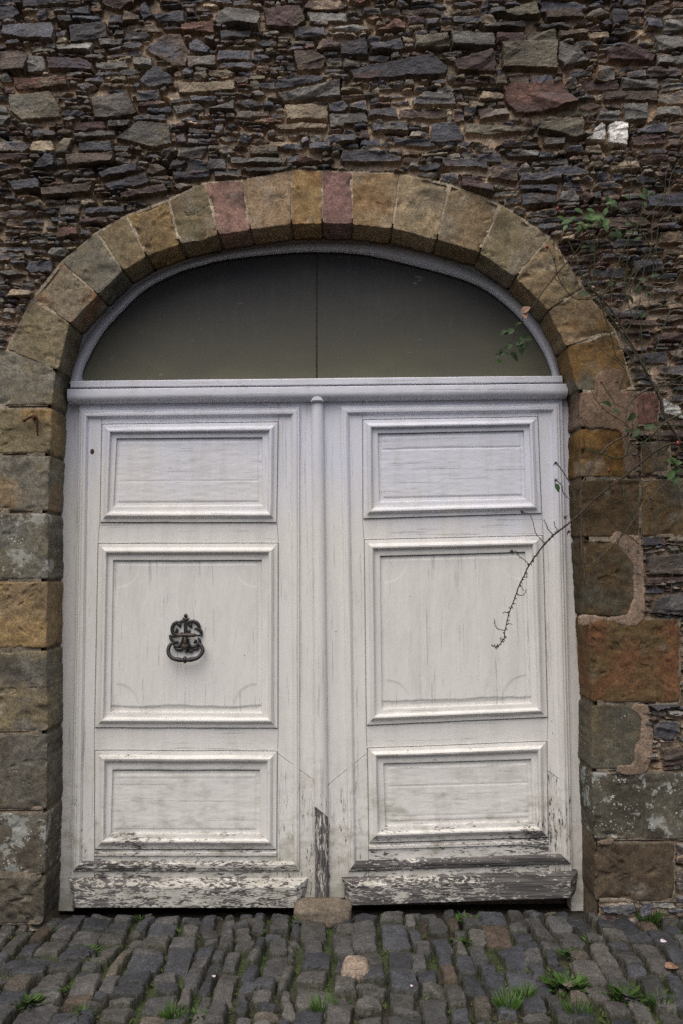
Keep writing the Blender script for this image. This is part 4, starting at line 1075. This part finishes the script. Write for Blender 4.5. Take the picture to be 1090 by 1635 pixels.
CN = [
 ([(945,465),(929,440),(917,407),(908,386)], 2.6, M_CANE, (-.08,-.10)), ([(941,462),(948,437),(949,401),(949,371)], 2.4, M_CANE, (-.08,-.13)),
 ([(958,476),(975,450),(990,413),(1002,383),(1020,356),(1029,307)], 2.2, M_CANE, (-.08,-.12)), ([(1044,404),(1026,374),(999,346),(985,330)], 2.0, M_CANE, (-.06,-.12)),
 ([(955,478),(969,516),(978,546),(985,571),(1011,589),(1030,592)], 2.3, M_CANE, (-.08,-.05)), ([(950,477),(920,477),(905,465),(890,440),(884,413),(874,394)], 1.5, M_BARK, (-.08,-.10)),
 ([(942,374),(905,419),(884,443),(863,471),(848,492),(836,504),(832,519),(819,540),(799,562),(790,568)], 1.6, M_BARK, (-.10,-.07,-.05)), ([(1022,477),(1014,504),(999,531),(997,540)], 1.6, M_CANE, (-.05,-.06)),
 ([(1070,495),(1051,546),(1036,595)], 1.8, M_CANE, (-.07,-.05)), ([(1023,513),(1026,568),(1035,598)], 1.5, M_CANE, (-.04,-.05)), ([(905,420),(920,445),(925,470)], 1.2, M_DRY, (-.09,-.08)), ([(884,443),(900,455),(907,430),(913,416)], 1.1, M_DRY, (-.08,-.08)),
 ([(975,505),(976,470),(972,445)], 1.5, M_DRY, (-.06,-.05)), ([(1003,382),(1000,430),(998,470),(1008,500)], 1.3, M_CANE, (-.07,-.05)), ([(1044,415),(1040,455),(1032,500)], 1.3, M_CANE, (-.05,-.05)), ([(1015,360),(1040,340),(1064,300)], 1.4, M_CANE, (-.09,-.10)),
 ([(1000,480),(1010,450),(1030,410),(1060,402),(1090,398)], 1.4, M_DRY, (-.05,-.06)), ([(950,400),(958,380),(975,362)], 1.2, M_CANE, (-.1,-.12)),
 ([(1100,706),(1061,712),(1020,741),(995,762),(974,777),(949,797),(926,820),(901,841),(884,854),(870,868),(856,886),(845,902),(836,920),(828,937),(820,959),(812,981),(806,1007),(805,1018),(799,1027),(793,1033),(785,1031)], (3.4,2.6,2.0,1.2,.9), M_BARK, (-.06,-.08,-.10,-.12,-.10)),
 ([(870,868),(856,853),(852,840),(846,822),(833,817)], 1.1, M_DRY, (-.11,-.11)), ([(884,854),(876,847),(873,840),(868,829)], 1.2, M_BARK, (-.105,-.11)), ([(891,847),(886,840),(884,832)], 1.0, M_BARK, (-.10,-.11)),
 ([(845,902),(838,895),(827,887),(825,881),(818,880)], 1.0, M_BARK, (-.11,-.12)), ([(826,948),(830,951),(836,949),(840,941)], 1.0, M_DRY, (-.11,-.12)), ([(829,932),(833,938),(836,944)], .8, M_DRY, (-.11,-.12)), ([(836,920),(840,921.5),(842,915)], 1.0, M_DRY, (-.11,-.12)),
 ([(812,979),(806,977.5),(802,979)], 1.0, M_BARK, (-.11,-.12)), ([(811,995),(818,997.5)], .8, M_BARK, (-.11,-.115)), ([(807,1007),(794,1004),(790,995),(789,988)], 1.0, M_BARK, (-.11,-.12)), ([(801,1025),(799,1020),(801,1016)], .8, M_BARK, (-.11,-.11)), ([(793,1033),(790,1035)], .7, M_BARK, (-.10,-.105)),
 ([(1100,616),(1072,614),(1049,616),(1032,622),(1015,633),(1003,647),(1000,660),(1000,676),(1002,693),(995,697),(978,706),(968,714),(953,730),(943,745),(936,760),(930,770),(927,789),(927,810),(928,830),(928,868),(931,900),(935,927),(942,949),(951,975)], (2.6,2.2,1.7,1.1), M_DRY, (-.04,-.06,-.06,-.05)),
 ([(1100,655),(1063,673),(1047,689),(1028,706),(1007,722),(986,731.6),(966,726),(941,719),(934,714),(933,702)], (2.4,1.8,1.2), M_CANE, (-.08,-.06,-.07)),
 ([(1002,693),(1001,706),(1005,726),(1013,751),(1022,772),(1036,791),(1043,800)], 1.6, M_DRY, (-.07,-.06)), ([(1085,735),(1072,761),(1057,776),(1043,791),(1030,809),(1013,828),(995,853),(972,876),(947,899),(933,906)], (2.0,1.6,1.2), M_DRY, (-.07,-.05,-.04)),
 ([(1100,680),(1063,678.5),(1032,680.6)], 2.0, M_CANE, (-.07,-.06)), ([(889,741),(897,751),(908,768),(914,778),(924,783)], 1.4, M_CANE, (-.09,-.05)), ([(889,768),(897,776),(899,787),(909,797),(922,801)], 1.3, M_CANE, (-.09,-.05)), ([(972,751),(972,762),(974,776)], 1.6, M_BARK, (-.08,-.08)),
 ([(960,612),(974,631),(982,645),(997,651)], 1.3, M_CANE, (-.07,-.06)), ([(1060,480),(1085,440),(1100,410)], 1.4, M_CANE, (-.06,-.05)), ([(1049,628),(1062,600),(1075,570),(1090,545)], 1.8, M_CANE, (-.06,-.08)), ([(1047,689),(1050,720),(1040,760)], 1.2, M_DRY, (-.07,-.06)),
 ([(998,676),(985,668),(975,672)], 1.0, M_DRY, (-.06,-.07)), ([(953,730),(945,720),(940,700)], 1.0, M_DRY, (-.06,-.07)), ([(974,777),(960,765),(948,770)], 1.0, M_CANE, (-.08,-.07)), ([(1090,800),(1080,850),(1075,900),(1070,955)], 1.3, M_DRY, (-.05,-.04)), ([(1013,633),(1017,612),(1016,590)], 1.2, M_CANE, (-.06,-.07))]
for pts, r, mat, ys in CN:
    rad = [x * mm * 1.7 + .0003 for x in r] if hasattr(r, '__len__') else r * mm * 1.6 + .0003
    cane(pts, rad, mat, ys, .75 if mat is not M_DRY else .9, 'twig' if (not hasattr(r, '__len__') and r < 1.65) else 'cane')
for k in range(62):
    a_, b_ = rr.uniform(930, 1095), rr.uniform(300, 880)
    if b_ > 560: a_ = rr.uniform(985, 1100)
    an = rr.choice([-1.2, -.8, -1.9, -2.3, 1.2, 2.2]) + rr.uniform(-.3, .3); pts_ = [(a_, b_)]
    for q_ in range(rr.randint(4, 7)):
        an += rr.uniform(-.35, .35); st_ = rr.uniform(14, 30); pts_.append((pts_[-1][0] + st_ * math.cos(an), pts_[-1][1] + st_ * math.sin(an)))
    if min(p_[0] for p_ in pts_) > 915: cane(pts_, rr.uniform(.0015, .0026), rr.choice([M_CANE, M_BARK, M_DRY, M_CANE]), (-.04, -.09), .7, 'twig')
def leaf_shape(mb, cl, base, d, nrm, L, W, fold=.25, tint=1.0, n=6):
    d = d.normalized(); s = d.cross(nrm).normalized(); nrm = s.cross(d).normalized()
    v = []; f = []
    for i in range(n + 1):
        t = i / n; w_ = W * math.sin(math.pi * min(t * .93 + .05, 1)) ** .8 * (1.15 - .5 * t)
        if i == n: w_ = .0003
        c = base + d * (L * t) - nrm * (L * .22 * t * t)
        v += [c - s * w_ + nrm * w_ * fold, c, c + s * w_ + nrm * w_ * fold]
    for i in range(n): f += [(i*3, i*3+1, i*3+4, i*3+3), (i*3+1, i*3+2, i*3+5, i*3+4)]
    mb.add(v, f); cl += [[tint * x for x in (1, 1, 1)] + [1]] * len(v)
def sprig(pts, size, Y, name='leaf_spray', tint=(.7, 1.2), mat=None, down=.3):
    for (a, b) in pts:
        p = P(a, b, Y + rr.uniform(-.03, .03))
        an = rr.uniform(0, 2 * math.pi)
        d = Vector((math.cos(an), -.35 + rr.uniform(-.4, .3), math.sin(an) * .8 - down))
        nn = Vector((rr.uniform(-.6, .6), -1.0, rr.uniform(.2, .9)))
        L = size * rr.uniform(.75, 1.25)
        mb = MB(); cl = []
        leaf_shape(mb, cl, p, d, nn, L, L * .31, tint=.72 * rr.uniform(*tint))
        mb.build('leaf', mat or M_LEAF, rose, smooth=True, col=cl)
    
def scat(cx, cy, rx, ry, n): return [(cx + rx * rr.gauss(0, .5), cy + ry * rr.gauss(0, .5)) for _ in range(n)]
sprig(scat(938, 350, 42, 18, 26) + [(905,360),(912,352),(950,345),(960,362),(938,368)], .046, -.13, tint=(.9, 1.9))
sprig(scat(988, 366, 22, 12, 6), .045, -.11, tint=(.5, .9)); sprig(scat(975, 318, 30, 14, 7), .04, -.10, tint=(.5, .9)); sprig(scat(1036, 303, 16, 14, 6), .04, -.10, tint=(.6, 1.1)); sprig(scat(940, 395, 20, 10, 4), .04, -.09, tint=(.45, .8))
sprig(scat(822, 545, 20, 22, 9) + [(812,530),(806,527),(842,542),(838,550),(800,557),(812,566),(800,578),(830,552),(848,540)], .046, -.06, tint=(.55, 1.0), down=.7)
sprig([(925,468),(976,648),(978,652),(1014,660),(1018,684),(1022,688),(1008,690),(1028,683)], .05, -.08, tint=(.4, .8)); sprig([(1065,734),(1070,730),(1078,745),(1084,750),(1088,738),(1074,752),(1082,760)], .05, -.09, tint=(.8, 1.3))
sprig([(887,772)], .05, -.10, tint=(.9, 1.0), down=1.5); sprig(scat(1030, 455, 35, 40, 7), .04, -.07, tint=(.4, .75)); sprig([(1036,466),(1030,500),(1012,384)], .035, -.07, tint=(.6, .9))
for q_, d_, L_ in ((P(832, 499, -.07), Vector((.75, -.3, .5)), .05), (P(836, 500, -.07), Vector((.2, -.5, -.75)), .036)):
    mb = MB(); leaf_shape(mb, [], q_, d_, Vector((0, -1, .4)), L_, L_ * .4); mb.build('withered_leaf', M_DEAD, rose, smooth=True)
for (a, b, Y, s) in [(873,394,-.10,1), (890,333,-.11,.9), (960,610,-.07,.8), (1082,708,-.09,1.3), (972,751,-.08,.8)]:
    mb = MB(); p = P(a, b, Y); ball(mb, p, .008*s, .008*s, .010*s); mb.build('rose_hip', M_HIP, rose, smooth=True)
for (a, b, Y) in [(887,739,-.09), (887,767,-.09), (833,817,-.11), (817,880,-.12), (902,826,-.07), (908,849,-.05), (985,610,-.07), (950,913,-.03), (1024,798,-.06), (884,413,-.1), (953,463,-.09)]:
    mb = MB(); p = P(a, b, Y); ball(mb, p, .0065, .0065, .0065)
    for k in range(5):
        an = rr.uniform(0, 6.28); d = Vector((math.cos(an), rr.uniform(-.7, .3), math.sin(an)))
        tube(mb, [p, p + d * .010, p + d * .016 + Vector((0, 0, -.003))], [.0016, .0012, .0004], 4, caps=False)
    mb.build('spent_flower', M_BARK, rose, smooth=True)

# ------------------------------------------------------------------ weeds in the paving joints
wr = random.Random(9)
def weed(px, py, name, label, cat, size, nb, kind, tint=1.0, group=None):
    g = G(px, py, -.012); g.z = -.03; size *= .72 if kind == 'grass' else .55; tint *= .5; nb = int(nb * (1.7 if kind == 'grass' else 2.6))
    mb = MB(); cl = []
    for k in range(nb):
        an = wr.uniform(0, 2 * math.pi); r0 = size * .6 * math.sqrt(wr.random()) if kind == 'grass' else size * 1.15 * wr.random()
        b = g + Vector((math.cos(an) * r0, math.sin(an) * r0 * .8, 0)); an2 = an + wr.uniform(-.6, .6)
        if kind == 'grass':
            L = size * wr.uniform(.6, 1.2); d = Vector((math.cos(an2) * .45, math.sin(an2) * .45, wr.uniform(.7, 1.2)))
            leaf_shape(mb, cl, b, d, Vector((0, -.6, .8)) + Vector((wr.uniform(-.5, .5), 0, 0)), L, .0022 + .0015 * wr.random(), .2, tint * wr.uniform(.7, 1.35), 4)
        else:
            L = size * wr.uniform(.55, 1.1); an2 += wr.uniform(-1, 1); d = Vector((math.cos(an2), math.sin(an2), wr.uniform(.3, 1.6)))
            leaf_shape(mb, cl, b + Vector((0, 0, .012)), d, Vector((0, 0, 1)), L, L * wr.uniform(.12, .22), .2, tint * wr.uniform(.5, 1.5), 5)
    o = mb.build(name, M_WEED, None, smooth=True, col=cl); o['label'] = label; o['category'] = cat
    if group: o['group'] = group
    return o
WG = 'weeds growing in the paving joints'
for a in [
 (478, 1474, 'weed', 'bright green weed rosette against the left side of the granite doorstop', 'weed', .075, 16, 'leaf', 1.35),
 (905, 1575, 'weed', 'widest leafy weed clump, low in the cobbles under the right door leaf', 'weed', .11, 46, 'leaf', 1.0),
 (1000, 1592, 'weed', 'feathery weed patch near the lower right corner of the cobbles', 'weed', .09, 34, 'leaf', .9),
 (45, 1602, 'weed', 'leafy weed clump in the lower left corner of the cobbles', 'weed', .085, 36, 'leaf', .95),
 (140, 1522, 'weed', 'starry green weed in front of the left jamb', 'weed', .085, 18, 'leaf', 1.2),
 (745, 1470, 'weed', 'bushy weed directly under the middle of the right kick board', 'weed', .075, 26, 'leaf', 1.0),
 (732, 1503, 'weed', 'dull weed one cobble below the bushy one under the right kick board', 'weed', .065, 18, 'leaf', .85),
 (617, 1466, 'weed', 'tiny weed touching the left end of the right kick board', 'weed', .05, 14, 'leaf', 1.1),
 (905, 1522, 'weed', 'small weed above the widest leafy clump', 'weed', .06, 16, 'leaf', 1.1),
 (940, 1502, 'weed', 'small weed in the joint below the right door edge', 'weed', .05, 12, 'leaf', 1.1),
 (1035, 1468, 'grass_tuft', 'thick dark grass tuft at the foot of the right jamb stones', 'grass tuft', .10, 120, 'grass', .8),
 (812, 1605, 'grass_tuft', 'grass tuft at the bottom edge left of the widest weed clump', 'grass tuft', .09, 46, 'grass', 1.15),
 (838, 1588, 'grass_tuft', 'thin grass tuft touching the left of the widest weed clump', 'grass tuft', .075, 34, 'grass', 1.0),
 (920, 1618, 'grass_tuft', 'grass tuft below the widest leafy weed clump', 'grass tuft', .085, 44, 'grass', .9),
 (515, 1608, 'grass_tuft', 'upright grass tuft at the bottom edge below the doorstop', 'grass tuft', .08, 34, 'grass', 1.15),
 (275, 1622, 'grass_tuft', 'grass tuft at the bottom edge below the iron knocker', 'grass tuft', .08, 36, 'grass', 1.1),
 (77, 1487, 'grass_tuft', 'short grass tuft at the foot of the lowest left jamb stone', 'grass tuft', .05, 26, 'grass', .95),
 (1055, 1602, 'grass_tuft', 'loose grass tuft in the lower right corner', 'grass tuft', .075, 36, 'grass', .9),
 (320, 1622, 'weed', 'low weed right of the grass below the knocker', 'weed', .055, 16, 'leaf', 1.0),
 (115, 1580, 'weed', 'small weed between the starry weed and the left corner clump', 'weed', .06, 14, 'leaf', .9),
 (135, 1616, 'weed', 'dark weed at the bottom edge right of the left corner clump', 'weed', .06, 18, 'leaf', .85),
 (415, 1490, 'weed', 'weed sprig under the right end of the left kick board', 'weed', .05, 12, 'leaf', 1.1),
 (225, 1466, 'weed', 'weed sprig under the middle of the left kick board', 'weed', .045, 12, 'leaf', 1.0)]:
    weed(*a, group=WG)
# small moss and seedlings lining the joints: nobody could count them
mb = MB(); cl = []
for k in range(2600):
    px, py = wr.uniform(-80, 1170), wr.uniform(1462, 1660)
    if wr.random() > .12 + (.25 if px > 720 and py > 1530 else 0) + .5 * float(vn(np.array([px / 90]), np.array([py / 60]), 5)[0]): continue
    g = G(px, py, 0); g.z = -.034
    for q in range(3):
        an = wr.uniform(0, 6.28); L = wr.uniform(.008, .026)
        leaf_shape(mb, cl, g, Vector((math.cos(an), math.sin(an), wr.uniform(.5, 1.6))), Vector((0, -.3, 1)), L, L * .2, .2, wr.uniform(.5, 1.2), 3)
o = mb.build('joint_seedlings', M_MOSS, None, smooth=True, col=cl); o['kind'] = 'stuff'; o['label'] = 'small seedlings and moss growing in the cobble joints'
# fallen bits
def litter(px, py, name, label, cat, L, mat, an):
    g = G(px, py, 0); g.z = .012; mb = MB(); cl = []
    leaf_shape(mb, cl, g, Vector((math.cos(an), math.sin(an), .1)), Vector((.1, -.25, 1)), L, L * .36, .35)
    o = mb.build(name, mat, None, smooth=True); o['label'] = label; o['category'] = cat
    s = o.modifiers.new('thick', 'SOLIDIFY'); s.thickness = .0012
litter(1055, 1508, 'fallen_petal', 'pale pink petal lying on the cobbles at right', 'petal', .032, M_PETAL, .3)
litter(1062, 1549, 'fallen_leaf', 'brown withered leaf lying on the cobbles near the right edge', 'leaf', .06, M_DEAD, .1)
litter(656, 1580, 'fallen_petal', 'tiny whitish petal on the cobbles below the right leaf', 'petal', .016, M_PETAL, 1.0)
litter(342, 1565, 'fallen_petal', 'tiny whitish petal on the cobbles below the knocker', 'petal', .022, M_PETAL, 2.0)
